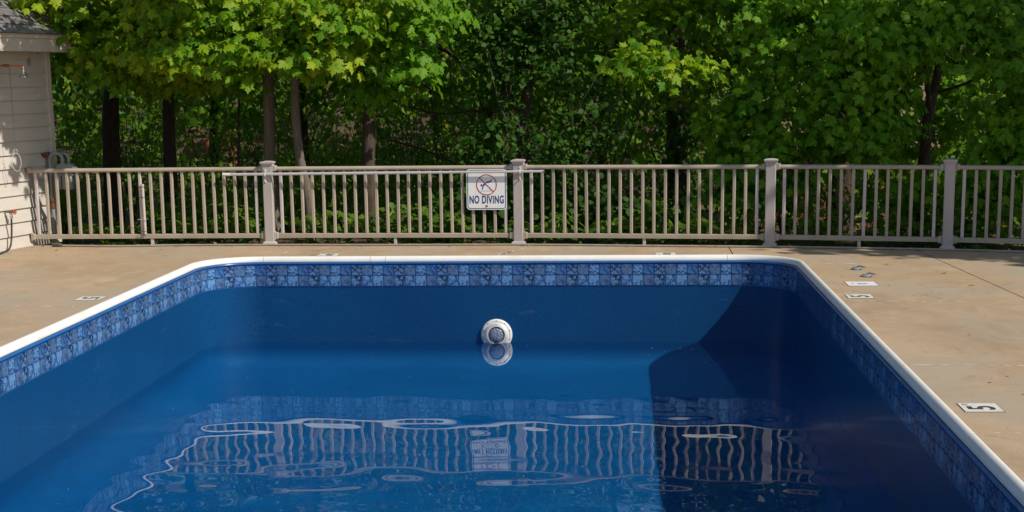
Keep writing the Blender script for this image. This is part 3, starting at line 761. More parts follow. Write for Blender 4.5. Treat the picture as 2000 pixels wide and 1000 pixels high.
m_.build('hand_wheel', M['red_paint'], bib)
MB().tube([hp(ub, .10, zb), wc+HN*.004], .006, 8).build('stem', M['brass'], bib)
hpts = [hp(ub, .065, zb-.05), hp(ub, .066, zb-.10), hp(ub+.005, .058, zb-.18), hp(ub+.0, .052, zb-.28), hp(ub-.03, .06, zb-.36), hp(ub-.10, .085, zb-.405), hp(ub-.22, .13, .014), hp(ub-.5, .22, .012), hp(ub-.9, .25, .012), hp(ub-1.3, .12, .012)]
def smooth_path(P, n_=8):
    P = [Vector(p) for p in P]; out = []
    for i in range(len(P)-1):
        a, b, c, d = P[max(i-1, 0)], P[i], P[i+1], P[min(i+2, len(P)-1)]
        for k in range(n_):
            t = k/n_; out.append(.5*((2*b)+(c-a)*t+(2*a-5*b+4*c-d)*t*t+(-a+3*b-3*c+d)*t**3))
    return out+[P[-1]]
hs = empty('garden_hose', hp(ub, .065, 0), 'black rubber hose hanging from the tap on the house wall', 'hose')
MB().tube(smooth_path(hpts), .0105, 10).build('hose_line', M['hose'], hs, smooth=True)
MB().lathe([(.016, 0), (.019, .004), (.019, .02), (.014, .028)], hp(ub, .065, zb-.048), (0, 0, -1), 12).build('hose_coupling', M['chrome'], hs, smooth=True)

# gas meter behind the end of the fence
gx0, gy0 = -6.600, 16.945
gm = empty('gas_meter', (gx0, gy0, 0), 'grey gas meter with bent pipes beside the house corner behind the fence', 'gas meter')
MB().tube([(gx0-.02, gy0, -.02), (gx0-.02, gy0, .30)], .030, 12).build('riser_sleeve', M['gas_grey'], gm, smooth=True)
MB().tube([(gx0-.02, gy0, .30), (gx0-.02, gy0, .40)], .024, 12).build('riser', M['gas_grey'], gm, smooth=True)
MB().lathe([(.024, 0), (.034, .004), (.034, .03), (.026, .036), (.028, .08), (.036, .084), (.036, .11), (.024, .116)], (gx0-.02, gy0, .40), (0, 0, 1), 8).build('shutoff_valve', M['rust'], gm, smooth=True)
bend = [(gx0-.02, gy0, .51)]+[(gx0-.02, gy0, .95)]+[(gx0+.055-.075*math.cos(a), gy0, .98+.065*math.sin(a)) for a in [math.pi*k/8 for k in range(0, 9)]]+[(gx0+.13, gy0, .93)]
MB().tube(bend, .020, 12).build('inlet_pipe', M['gas_grey'], gm, smooth=True)
bend2 = [(gx0-.06, gy0+.05, 1.035), (gx0+.10, gy0+.05, 1.035)]+[(gx0+.13+.055*math.sin(a), gy0+.05, .98+.055*math.cos(a)) for a in [P2*k/6 for k in range(7)]]+[(gx0+.185, gy0+.05, .93)]
MB().tube(bend2, .020, 12).build('outlet_pipe', M['gas_grey'], gm, smooth=True)
MB().lathe([(.018, 0), (.036, .003), (.036, .02), (.026, .024), (.026, .06), (.034, .064), (.034, .08), (.02, .085)], (gx0-.11, gy0+.0, 1.03), (1, 0, 0), 10).build('pipe_union', M['rust'], gm, smooth=True)
for q_, r_ in ((gx0+.13, 0), (gx0+.185, .05)):
    MB().lathe([(.022, 0), (.030, .003), (.030, .018), (.022, .02)], (q_, gy0+r_, .915), (0, 0, 1), 8).build('coupling', M['gas_grey'], gm)
MB().box((gx0+.158, gy0+.02, .855), (.215, .13, .125), 0, .022).build('meter_top', M['gas_grey'], gm, smooth=True)
for k in range(3):
    MB().box((gx0+.088+.068*k, gy0+.0, .715), (.058, .13, .185), 0, .02).build('diaphragm_case', M['gas_grey'], gm, smooth=True)
MB().box((gx0+.158, gy0+.015, .792), (.232, .15, .016), 0, .005).build('case_flange', M['gas_grey'], gm)
MB().box((gx0+.285, gy0-.03, .86), (.06, .05, .055), 0, .006).build('dial_box', M['white_metal'], gm)

# a length of white pipe tied to a baluster
fx = bays[0][0][0]+.09+(2.797-.235)*10/21
root = empty('tied_pipe', (fx+.038, 16.60, .13), 'short pale pipe strapped to a baluster of the left fence bay', 'pipe')
MB().tube([(fx+.040, 16.585, .13), (fx+.037, 16.585, .70)], .0165, 12).build('white_tube', M['pale_post'], root, smooth=True)
for z in (.67, .55, .16): MB().tube([(fx+.040+math.cos(a)*.0185-.02*(1+math.cos(a+math.pi))*.9, 16.59+math.sin(a)*.03, z) for a in [2*math.pi*k/16 for k in range(17)]], .003, 6).build('strap', M['hose'], root)
MB().tube([(fx-.03, 16.555, .300), (fx+.09, 16.560, .306)], .003, 6).build('wire', M['alu'], root)

# ------------------------------------------------------------------ ground behind the fence
def terr(x, y):
    x = np.asarray(x, float); y = np.asarray(y, float)
    ey = np.interp(x, [e[0] for e in EDGE], [e[1] for e in EDGE])
    t = np.clip((y-ey-.3)/4, 0, 1); z = -.055-.34*t*t*(3-2*t)
    z += np.clip((y-24), 0, 200)*.055+np.clip(y-40, 0, 200)*.20+np.clip(y-60, 0, 60)*.15
    dr = np.clip((x-1.0)/4, 0, 1)*np.clip((y-22)/7, 0, 1); z -= 2.2*dr*np.clip((46-y)/8, 0, 1)
    z += .07*np.sin(x*.9+y*.6)*np.clip((y-ey)/3, 0, 1)+.05*np.sin(x*2.3-y*1.1)*np.clip((y-ey)/3, 0, 1)
    under = np.clip((ey-.25-y)/.12, 0, 1); return z*(1-under)-3.2*under
tx = np.concatenate([np.linspace(-160, -14, 22), np.linspace(-13.5, 13.5, 90), np.linspace(14, 160, 22)])
ty = np.concatenate([np.linspace(-120, 10, 14), np.arange(11.5, 18, .1), np.linspace(18.2, 30, 44), np.linspace(31, 200, 50)])
GX, GY = np.meshgrid(tx, ty); GZ = terr(GX, GY)
idx = np.arange(GX.size).reshape(GX.shape)
q = np.stack([idx[:-1, :-1].ravel(), idx[:-1, 1:].ravel(), idx[1:, 1:].ravel(), idx[1:, :-1].ravel()], 1)
me = bpy.data.meshes.new('ground'); me.from_pydata(np.stack([GX.ravel(), GY.ravel(), GZ.ravel()], 1).tolist(), [], q.tolist()); me.shade_smooth()
tg = NT('leaf_mould'); pg_ = tg.coord('Position')
cg = tg.ramp(tg.noise(pg_, 1.1, 8, .7), [(.3, (.045, .030, .018)), (.5, (.10, .068, .042)), (.62, (.16, .115, .075)), (.72, (.035, .055, .012))])
cg = tg.mix(1, cg, tg.ramp(tg.noise(pg_, 24, 5, .75), [(.3, .5), (.7, 1.4)]), 'MULTIPLY')
tg.base(cg, .95, .2); tg.bump(tg.noise(pg_, 16, 6, .75), .8, .06)
tag(obj('ground', me, tg.m), kind='structure')

# ------------------------------------------------------------------ foliage
def m_leaf(name, lo, hi, trans, tf=.42, rough=.55):
    t = NT(name); at_ = t.n('Attribute', attribute_name='tint')
    md = tuple((a*.66+b*.34) for a, b in zip(lo, hi))
    c = t.ramp(at_.outputs['Fac'], [(0, lo), (.55, md), (.93, hi), (1, (hi[0]*1.5, hi[1]*.85, hi[2]*1.4))])
    p = t.coord('Position'); c = t.mix(1, c, t.ramp(t.noise(p, 45, 3), [(.3, .82), (.7, 1.18)]), 'MULTIPLY')
    t.base(c, rough, .25)
    tr = t.n('BsdfTranslucent'); tc = t.mix(1, c, trans, 'MULTIPLY'); t.l(tc, tr.inputs['Color'])
    mx = t.n('MixShader'); mx.inputs[0].default_value = tf; t.l(t.b.outputs[0], mx.inputs[1]); t.l(tr.outputs[0], mx.inputs[2])
    t.l(mx.outputs[0], t.out.inputs[0]); return t.m
M['leaf_maple'] = m_leaf('maple_leaf', (.068, .215, .006), (.360, .460, .012), (1.6, 1.3, .6), .40)  # sunlit copy of the maple leaf, the sun's yellow put into its colour
M['leaf_shade'] = m_leaf('maple_leaf_shaded', (.080, .235, .008), (.215, .390, .012), (1.6, 1.4, .7), .40)  # copy of the maple leaf for shaded trees, shade put into its colour
M['leaf_vine'] = m_leaf('vine_leaf', (.028, .090, .008), (.054, .135, .010), (1.5, 1.5, .8), .35, .6)
M['leaf_brush'] = m_leaf('brush_leaf', (.062, .175, .008), (.190, .320, .016), (1.5, 1.4, .8), .45)
M['leaf_weed'] = m_leaf('weed_leaf', (.060, .150, .010), (.140, .240, .016), (1.7, 1.6, .9), .42)
M['litter'] = simple('dry_leaf', (.20, .13, .075), .9, .45, 25)
def m_bark(name, a, b, sc_=9):
    t = NT(name); p = t.coord('Position', (1, 1, .16)); f = t.noise(p, sc_*4, 6, .7, .5)
    c = t.ramp(f, [(.3, a), (.62, b)]); t.base(c, .92, .2); t.bump(f, .9, .02); return t.m
M['bark_dark'] = m_bark('dark_bark', (.028, .020, .014), (.075, .056, .042))
M['bark_grey'] = m_bark('grey_bark', (.105, .082, .062), (.20, .165, .13))
M['bark_brown'] = m_bark('brown_bark', (.045, .032, .022), (.11, .085, .062))

half = [(.03, 0), (.20, -.07), (.29, .09), (.55, .13), (.37, .28), (.66, .52), (.44, .53), (.40, .64), (.25, .50), (.25, .76), (.15, .79)]
outl = half+[(0, 1.08)]+[(-x, y) for x, y in half[::-1]]
def tmpl(outl, cen, curl=.30, fold=.10):
    v = np.array([(*cen, 0)]+[(x, y, 0) for x, y in outl], float)
    v[:, 2] = -curl*(v[:, 0]**2)-curl*.8*(v[:, 1]-.3)**2*np.sign(v[:, 1]-.3)-fold*np.abs(v[:, 0])
    n_ = len(outl); f = np.array([(0, 1+i, 1+(i+1) % n_) for i in range(n_)])
    return v-np.array([0, .0, 0]), f
T_MAPLE = tmpl(outl, (0, .32))
o2 = [(.02, 0), (.30, .02), (.34, .22), (.64, .50), (.30, .52), (.18, .78), (0, 1.05), (-.18, .78), (-.30, .52), (-.64, .50), (-.34, .22), (-.30, .02)]
T_MAPLE2 = tmpl(o2, (0, .35))
T_ROUND = tmpl([(0, 0), (.30, .12), (.44, .42), (.34, .76), (0, .98), (-.34, .76), (-.44, .42), (-.30, .12)], (0, .45), .2)
T_OVAL = tmpl([(0, 0), (.26, .30), (.22, .62), (0, 1.05), (-.22, .62), (-.26, .30)], (0, .45), .15)
T_CARD = tmpl([(0, 0), (.42, .38), (0, 1.0), (-.42, .38)], (0, .42), .2)

def frames(tip, nrm_):
    tip = tip/np.linalg.norm(tip, axis=1, keepdims=True)
    nrm_ = nrm_-(nrm_*tip).sum(1, keepdims=True)*tip; nrm_ /= np.linalg.norm(nrm_, axis=1, keepdims=True)+1e-9
    x = np.cross(tip, nrm_); return np.stack([x, tip, nrm_], 2)
def leaf_mesh(name, T, pos, R, scale, tint, off):
    v, f = T; nv, nf, N = len(v), len(f), len(pos)
    P = np.einsum('nij,kj->nki', R, v)*scale[:, None, None]+pos[:, None, :]-np.array(off)
    me = bpy.data.meshes.new(name); me.vertices.add(N*nv); me.vertices.foreach_set('co', P.reshape(-1).astype(np.float32))
    F = (f[None]+(np.arange(N)*nv)[:, None, None]).reshape(-1)
    me.loops.add(len(F)); me.loops.foreach_set('vertex_index', F.astype(np.int32))
    me.polygons.add(N*nf); me.polygons.foreach_set('loop_start', (np.arange(N*nf)*3).astype(np.int32))
    try: me.polygons.foreach_set('loop_total', np.full(N*nf, 3, np.int32))
    except Exception: pass
    a = me.attributes.new('tint', 'FLOAT', 'POINT'); a.data.foreach_set('value', np.repeat(tint, nv).astype(np.float32))
    me.update(calc_edges=True); return me
def sprays(clumps, size, per=10, facing=(.35, -.95, 0), spread=.24, up=.6, jit=.36, droop=.8):
    """clumps: (cx, cy, cz, rx, ry, rz, number of sprays) -> leaf positions, frames, scales, tints"""
    Ps, Rs, Ss, Ts = [], [], [], []
    for cx, cy_, cz, rx, ry, rz_, ns in clumps:
        d = rng.normal(size=(ns, 3)); d /= np.linalg.norm(d, axis=1, keepdims=True)
        rad = rng.uniform(.25, 1, (ns, 1))**.55
        c = np.array([cx, cy_, cz])+d*rad*np.array([rx, ry, rz_])
        out = d*np.array([1, 1, .25])+np.array(facing)*.8+rng.normal(size=(ns, 3))*.25
        out[:, 2] = np.clip(out[:, 2], -.5, .35); out /= np.linalg.norm(out, axis=1, keepdims=True)
        lat = np.cross(out, [0, 0, 1]); lat /= np.linalg.norm(lat, axis=1, keepdims=True)+1e-9
        tb_ = rng.uniform(0, 1, ns)
        for i in range(ns):
            m = max(3, int(rng.normal(per, per*.25)))
            s = rng.uniform(-.9, 1.0, m)*spread*1.25; l = rng.normal(0, spread*.62, m)
            p = c[i]+out[i]*s[:, None]+lat[i]*l[:, None]; p[:, 2] += rng.normal(0, spread*.2, m)-.35*s*np.abs(s)/spread*.35-.25*np.abs(l)
            tip = out[i]*.55+lat[i]*(l/spread*.75)[:, None]+np.array([0, 0, -droop])+rng.normal(0, .28, (m, 3))
            nr = out[i]*.75+np.array([0, 0, up])+rng.normal(0, jit, (m, 3))
            Ps.append(p); Rs.append(frames(tip, nr)); Ss.append(size*rng.uniform(.5, 1.15, m)); Ts.append(np.clip(tb_[i]*.6+rng.uniform(0, .4, m), 0, 1))
    return np.concatenate(Ps), np.concatenate(Rs), np.concatenate(Ss), np.concatenate(Ts)
def trunk_tube(m_, pts_, r, n_=12, seed=0):
    r2 = random.Random(seed); P = smooth_path(pts_, 6); k_ = len(P)
    rad = [r[0]+(r[1]-r[0])*i/(k_-1) for i in range(k_)]; rad = [q_*(1+r2.uniform(-.06, .06)) for q_ in rad]
    if pts_[0][2] < .2:
        for i in range(min(5, k_)): rad[i] *= 1+.5*math.exp(-i*.9)
    m_.tube([tuple(p) for p in P], rad, n_)
def pick_front(P, S, lim=300):
    """the leaves that show largest: in frame, nearest first, not behind another chosen leaf"""
    order = np.argsort(P[:, 1]); grid = {}; sel = []
    for i in order:
        px, py = project(*P[i])
        if not (8 < px < 1992 and 6 < py < 470): continue
        key = (int(px//15), int(py//15)); 
        if grid.get(key, 0) >= 2: continue
        grid[key] = grid.get(key, 0)+1; sel.append(i)
        if len(sel) >= lim: break
    return np.array(sel, int)
LEAFVAR = {}
def leaf_var(T, mat, lev_):
    key = (id(T), mat.name, lev_)
    if key not in LEAFVAR:
        me = leaf_mesh('leaf', T, np.zeros((1, 3)), np.eye(3)[None], np.ones(1), np.array([lev_/5]), (0, 0, 0)); me.materials.append(mat); LEAFVAR[key] = me
    return LEAFVAR[key]
def tree(name, label, trunk_pts, r, bark, limbs, crown_clumps, T, mat, size, upper=None, group='trees behind the fence', picks=True, per=14, up=.6, droop=.8, facing=(.35, -.95, 0), usize=.30, seed=0, spread=.24):
    b = trunk_pts[0]; root = empty(name, b, label, 'tree', group); off = tuple(b)
    m_ = MB(); trunk_tube(m_, trunk_pts, r, 14, seed); tk = m_.build('trunk', bark, root, smooth='all')
    for pts_, ra, rb in limbs:
        m_ = MB(); trunk_tube(m_, pts_, (ra, rb), 8, seed+1); m_.build('limb', bark, tk, smooth='all')
    if crown_clumps:
        P, R, S, Tn = sprays(crown_clumps, size, per, facing=facing, up=up, droop=droop, spread=spread)
        keep = np.ones(len(P), bool)
        cr = None
        if picks:
            sel = pick_front(P, S); keep[sel] = False
        me = leaf_mesh('crown', T, P[keep], R[keep], S[keep], Tn[keep], off); cr = obj('crown', me, mat, root); tag(cr, kind='stuff')
        if picks:
            for i in sel:
                o = obj('leaf', leaf_var(T, mat, int(Tn[i]*5)), None, root)
                mw = Matrix(R[i].tolist()).to_4x4(); mw = Matrix.Diagonal((S[i],)*3).to_4x4() if False else mw @ Matrix.Diagonal((S[i], S[i], S[i], 1))
                mw.translation = Vector(P[i])-Vector(off); o.matrix_local = mw
    if upper:
        P, R, S, Tn = sprays(upper, usize, 8, facing=(0, -.2, .2), spread=.5, up=1.0, jit=.6, droop=.3)
        me = leaf_mesh('upper_crown', T_CARD, P, R, S, Tn, off); tag(obj('upper_crown', me, mat, root), kind='stuff')
    return root

def g(x, y): return float(terr(x, y))
# --- maples on the left, their low branches hanging out into the sun
tree('maple_tree', 'tall maple with dark thick trunk nearest the house, leftmost of the trees', [(-6.95, 20, g(-6.95, 20)-.05), (-6.93, 20, 1.2), (-6.84, 20, 2.6), (-6.9, 20.1, 6.5), (-6.8, 20.2, 9)], (.135, .06), M['bark_dark'],
     [([(-6.85, 20, 2.3), (-6.6, 19, 2.9), (-6.3, 17.8, 2.75)], .05, .012), ([(-6.88, 20, 3), (-7.4, 18.8, 3.6), (-7.2, 17.4, 3.5)], .045, .012)],
     [(-6.35, 17.4, 2.48, .60, .4, .36, 48), (-6.7, 17.3, 2.98, 1.0, .6, .28, 50), (-5.95, 17.9, 2.14, .42, .4, .28, 34), (-6.5, 18.9, 2.5, .8, .6, .5, 24), (-5.4, 18.3, 2.85, .8, .6, .32, 24)], T_MAPLE, M['leaf_maple'], .128,
     [(-6.6, 18.4, 4.8, 2.3, 1.7, 1.3, 120), (-6.9, 19.5, 7.6, 2.6, 2.4, 1.9, 150)], seed=1)
tree('maple_tree', 'dark maple trunk second from the house, with leaves hanging low before it', [(-5.98, 19.5, g(-5.98, 19.5)-.05), (-5.97, 19.5, .9), (-5.92, 19.5, 2.4), (-5.8, 19.6, 6), (-5.7, 19.7, 8.5)], (.095, .045), M['bark_dark'],
     [([(-5.93, 19.5, 2.2), (-5.8, 18.8, 2.5), (-5.5, 17.9, 2.2)], .035, .01)],
     [(-5.5, 17.3, 2.16, .48, .35, .30, 38), (-5.75, 18.3, 2.1, .42, .4, .28, 28), (-5.2, 17.4, 2.62, .7, .5, .34, 42)], T_MAPLE, M['leaf_maple'], .124,
     [(-5.4, 18.8, 4.6, 1.8, 1.6, 1.2, 90), (-5.6, 19.6, 7.2, 2.2, 2.2, 1.6, 110)], seed=2)
tree('maple_tree', 'grey maple trunk standing right behind the fence post left of the sign', [(-4.20, 17.9, g(-4.2, 17.9)-.05), (-4.24, 17.9, .85), (-4.22, 17.9, 1.9), (-4.26, 17.95, 4.5), (-4.2, 18, 7.5)], (.082, .045), M['bark_grey'],
     [([(-4.22, 17.9, 2.1), (-4.4, 17.5, 2.5), (-4.7, 17.0, 2.25)], .03, .008), ([(-4.22, 17.9, 2.4), (-4.0, 17.3, 2.8), (-3.8, 16.7, 2.7)], .03, .008), ([(-4.25, 17.9, 3.0), (-4.3, 16.9, 3.7), (-4.7, 15.7, 3.6)], .03, .008), ([(-4.25, 17.9, 3.4), (-4.0, 16.6, 4.3), (-3.9, 15.5, 4.4)], .03, .008)],
     [(-4.72, 16.7, 2.20, .52, .24, .18, 52), (-4.05, 16.65, 2.14, .50, .22, .18, 48), (-4.6, 16.75, 2.68, .9, .34, .22, 66), (-5.05, 17.4, 2.30, .5, .35, .32, 36), (-4.2, 17.3, 2.5, .9, .4, .32, 44), (-4.9, 17.7, 1.92, .35, .3, .16, 14), (-4.75, 15.75, 3.55, .75, .4, .42, 85), (-3.9, 15.5, 4.4, .7, .4, .5, 60)], T_MAPLE, M['leaf_maple'], .128,
     [(-4.3, 17.6, 4.2, 1.7, .9, .7, 45), (-4.3, 18.2, 6.6, 2.0, 2.0, 1.7, 120)], seed=3)
tree('maple_tree', 'slender pale grey maple leaning left of the middle bay of the fence', [(-3.68, 17.55, g(-3.68, 17.55)-.05), (-3.72, 17.55, .5), (-3.80, 17.55, 1.0), (-3.82, 17.55, 1.8), (-3.7, 17.55, 3.6), (-3.5, 17.6, 6)], (.068, .035), M['bark_grey'],
     [([(-3.8, 17.55, 2.0), (-3.5, 17.1, 2.4), (-3.2, 16.75, 2.35)], .025, .008)],
     [(-3.42, 16.65, 2.16, .30, .2, .13, 26), (-3.25, 16.7, 2.58, .65, .3, .22, 52), (-2.9, 16.9, 2.80, .8, .4, .15, 44), (-3.3, 17.3, 2.4, .55, .35, .3, 36)], T_MAPLE, M['leaf_maple'], .124,
     [(-3.2, 17.5, 4.0, 1.2, .7, .5, 30), (-3.3, 17.8, 5.6, 1.6, 1.4, 1.2, 80)], seed=4)
tree('maple_tree', 'dark maple trunk between the pale trunk and the no diving sign', [(-3.13, 18.5, g(-3.13, 18.5)-.05), (-3.13, 18.5, .8), (-3.10, 18.5, 1.7), (-3.1, 18.5, 4), (-3.0, 18.6, 7.5)], (.098, .05), M['bark_brown'],
     [([(-3.1, 18.5, 1.9), (-2.8, 18.0, 2.3), (-2.5, 17.6, 2.1)], .03, .01)],
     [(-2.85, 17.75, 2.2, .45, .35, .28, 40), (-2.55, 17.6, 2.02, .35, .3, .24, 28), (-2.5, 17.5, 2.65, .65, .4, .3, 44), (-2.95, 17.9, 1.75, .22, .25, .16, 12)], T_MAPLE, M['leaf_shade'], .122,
     [(-2.7, 18, 4.3, 1.6, 1.2, .9, 40), (-2.9, 18.8, 6.8, 2, 2, 1.5, 40)], seed=5)
# --- vine covered tree in the middle
vt = tree('vine_tree', 'leaning dark tree wrapped in round-leaved vines behind the sign', [(-1.16, 18.8, g(-1.16, 18.8)-.05), (-1.2, 18.8, .6), (-1.22, 18.8, 1.2), (-1.08, 18.8, 2.0), (-.92, 18.8, 2.9), (-.6, 18.9, 5)], (.085, .05), M['bark_brown'],
     [([(-1.2, 18.8, 1.3), (-1.5, 18.7, 2.0), (-1.6, 18.6, 2.9)], .03, .015), ([(-1.05, 18.8, 2.1), (-.6, 18.7, 2.4), (-.2, 18.6, 2.8)], .025, .01)],
     [(-1.45, 18.4, 2.1, .35, .35, .7, 75), (-.75, 18.4, 2.3, .45, .35, .6, 75), (-1.55, 18.3, 1.0, .35, .3, .45, 55), (-.85, 18.3, .9, .5, .35, .45, 60), (-1.2, 18.3, .45, .8, .3, .35, 60), (-1.25, 18.5, 2.6, .7, .4, .3, 50), (-.35, 18.6, 1.5, .4, .4, .7, 45), (-1.5, 17.6, .35, .8, .3, .3, 60), (-.6, 17.5, .4, .8, .3, .35, 65)],
     T_ROUND, M['leaf_vine'], .088, [(-1.0, 18.8, 4.4, 1.5, 1.3, 1.1, 40), (-.6, 19.4, 7, 2, 2, 1.6, 35)], per=9, up=.5, droop=.35, seed=6, spread=.17)
m_ = MB(); rv = random.Random(5)
for k in range(16):
    x0 = rv.uniform(-1.7, -.3); pts_ = [(x0, 18.35+rv.uniform(-.2, .2), rv.uniform(-.1, .8))]
    for j in range(4): p_ = pts_[-1]; pts_.append((p_[0]+rv.uniform(-.28, .3), p_[1]+rv.uniform(-.08, .08), p_[2]+rv.uniform(.2, .7)))
    m_.tube(smooth_path(pts_, 5), rv.uniform(.004, .009), 5)
m_.build('vine_stems', M['bark_brown'], vt)
# --- maples on the right, in the shade of their neighbours
tree('maple_tree', 'thick dark trunk right of the sign with one low sunlit spray of leaves', [(.80, 20, g(.8, 20)-.05), (.77, 20, .8), (.76, 20, 2.2), (.75, 20, 4), (.8, 20.1, 8)], (.155, .08), M['bark_dark'],
     [([(.76, 20, 2.2), (.7, 18.8, 2.3), (.55, 17.2, 2.05)], .04, .008), ([(.76, 20, 2.5), (1.3, 19.3, 3), (1.7, 18.6, 2.9)], .04, .01)],
     [(.62, 16.9, 1.98, .52, .2, .09, 26), (.28, 17.1, 2.12, .3, .2, .07, 12), (.55, 18.9, 2.6, .8, .5, .3, 34), (1.0, 19.2, 1.9, .5, .4, .4, 24), (1.2, 18.9, 2.75, .7, .5, .2, 30)], T_MAPLE, M['leaf_maple'], .118,
     [(.8, 19.2, 4.6, 2, 1.8, 1.2, 55), (.9, 20.2, 7.4, 2.4, 2.4, 1.8, 45)], seed=7, up=.8, droop=.45)
m_ = MB()
P, R, S, Tn = sprays([(.78, 19.75, .9, .22, .18, .9, 60), (.78, 19.75, -.1, .4, .3, .3, 30)], .11, 8, spread=.14)
ivy = obj('ivy', leaf_mesh('ivy', T_OVAL, P, R, S, Tn, (.78, 19.75, g(.78, 19.75))), M['leaf_vine']); ivy.location = (.78, 19.75, g(.78, 19.75)); tag(ivy, 'dark ivy climbing the thick trunk right of the sign', 'ivy', kind='stuff')
tree('maple_tree', 'broad dark trunk half hidden by leaves in the right half', [(2.95, 20, g(2.95, 20)-.05), (2.93, 20, .8), (2.92, 20, 2.0), (2.95, 20, 4), (3, 20.1, 8)], (.185, .09), M['bark_dark'],
     [([(2.92, 20, 1.7), (2.3, 19.2, 2.2), (1.9, 18.2, 2.0)], .05, .01), ([(2.92, 20, 2.2), (3.4, 19.2, 2.8), (3.6, 18.2, 2.9)], .05, .01)],
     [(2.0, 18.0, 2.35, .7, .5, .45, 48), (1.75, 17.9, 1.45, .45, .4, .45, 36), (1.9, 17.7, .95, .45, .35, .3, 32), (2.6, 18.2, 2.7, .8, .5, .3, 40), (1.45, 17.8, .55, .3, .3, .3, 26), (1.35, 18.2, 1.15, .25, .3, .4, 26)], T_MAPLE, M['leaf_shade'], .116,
     [(2.6, 19.2, 4.6, 2, 1.6, 1.2, 50), (3, 20.2, 7.5, 2.6, 2.4, 2, 60)], seed=8)
tree('maple_tree', 'forked brown maple with full leafy crown at the right edge', [(3.60, 18, g(3.6, 18)-.05), (3.63, 18, .8), (3.66, 18, 1.35), (3.75, 18, 1.85), (3.9, 18, 3), (4, 18.1, 6.5)], (.075, .04), M['bark_brown'],
     [([(3.68, 18, 1.45), (3.58, 17.9, 1.9), (3.5, 17.8, 2.6)], .04, .02), ([(3.7, 18, 1.6), (4.1, 17.7, 1.75), (4.5, 17.3, 2.1)], .022, .008), ([(3.8, 18, 2.2), (3.3, 17.5, 2.4), (2.8, 17.1, 2.3)], .022, .008)],
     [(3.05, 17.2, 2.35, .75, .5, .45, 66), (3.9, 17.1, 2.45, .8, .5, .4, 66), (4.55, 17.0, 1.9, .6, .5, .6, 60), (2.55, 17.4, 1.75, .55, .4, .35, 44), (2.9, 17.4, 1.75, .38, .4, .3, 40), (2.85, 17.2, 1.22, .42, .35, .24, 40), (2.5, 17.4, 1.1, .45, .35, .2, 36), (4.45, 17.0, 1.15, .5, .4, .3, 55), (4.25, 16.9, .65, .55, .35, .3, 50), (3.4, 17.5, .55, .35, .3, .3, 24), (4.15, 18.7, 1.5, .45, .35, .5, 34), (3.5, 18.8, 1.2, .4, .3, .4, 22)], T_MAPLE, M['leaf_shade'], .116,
     [(3.6, 17.9, 4.4, 1.9, .9, .8, 45), (4, 18.4, 6.4, 2.4, 2.0, 1.6, 60)], seed=9)
# --- the row of trees goes on to the right, out of the picture, and shades that end of the fence
for k, (x, y, hh) in enumerate([(8.5, 14.9, 8.0), (11.0, 13.7, 9.6), (13.4, 12.95, 11.0), (6.4, 21, 9), (9.4, 20.5, 10)]):
    tree('maple_tree', ['maple just outside the right edge, front row', 'second maple outside the right edge, front row', 'third maple outside the right edge, front row', 'maple outside the right edge, back row', 'second maple outside the right edge, back row'][k],
         [(x, y, g(x, y)-.05), (x, y, 1.5), (x+.1, y, 4), (x, y, hh)], (.15, .05), M['bark_brown'], [], None, T_MAPLE, M['leaf_shade'], .2,
         [(x, y-.55, hh*.62, 2.1, .85, 1.9, [85, 330, 300, 200, 200][k]), (x, y+.6, hh*.64, 2.0, .8, 1.7, 50), (x, y-.1, hh*.9, 1.6, 1.0, 1.2, 45), (x, y+.2, 2.4, 1.4, 1.0, .8, 40)], picks=False, usize=.34, seed=20+k)
# --- trees of the back row between the trunks
BACK = [(-9.0, 22.5, 8, 'young tree far left behind the house corner'), (-4.9, 23.0, 9, 'tree in the back row behind the grey trunk'), (-2.0, 22.5, 8.5, 'tree in the back row left of the vines'), (-.3, 24.5, 9, 'tree in the back row right of the vines'), (2.0, 24, 9, 'tree in the back row between the two thick trunks'), (5.2, 23.5, 9, 'tree in the back row behind the right crown'), (-7.2, 26, 9.5, 'tree farthest back on the left'), (3.6, 28, 10, 'tree farthest back on the right'), (-3.4, 28.5, 10, 'tree farthest back in the middle')]
for k, (x, y, hh, lb) in enumerate(BACK):
    lean = rng.normal(0, .15)
    tree('woodland_tree', lb, [(x, y, g(x, y)-.05), (x+lean*.3, y, 1.5), (x+lean, y, 4), (x+lean*1.5, y, hh)], (.09, .04), M['bark_dark'],
         [([(x+lean*.4, y, 1.8), (x-.9, y-.4, 2.4), (x-1.6, y-.6, 2.3)], .03, .008), ([(x+lean*.5, y, 2.2), (x+.8, y-.4, 3.0), (x+1.6, y-.5, 3.1)], .03, .008)],
         [(x, y-.3, 2.9, 1.6, .9, .9, 95), (x-.6, y-.4, 1.9, 1.0, .6, .5, 40), (x+.8, y-.4, 1.6, .8, .5, .5, 30)], T_OVAL, M['leaf_brush'], .15,
         [(x, y, 5.2, 2.2, 2.0, 1.4, 75), (x, y, hh*.85, 2.2, 2.2, 1.6, 50)], group='trees of the back row', picks=False, seed=40+k, usize=.32, spread=.3)
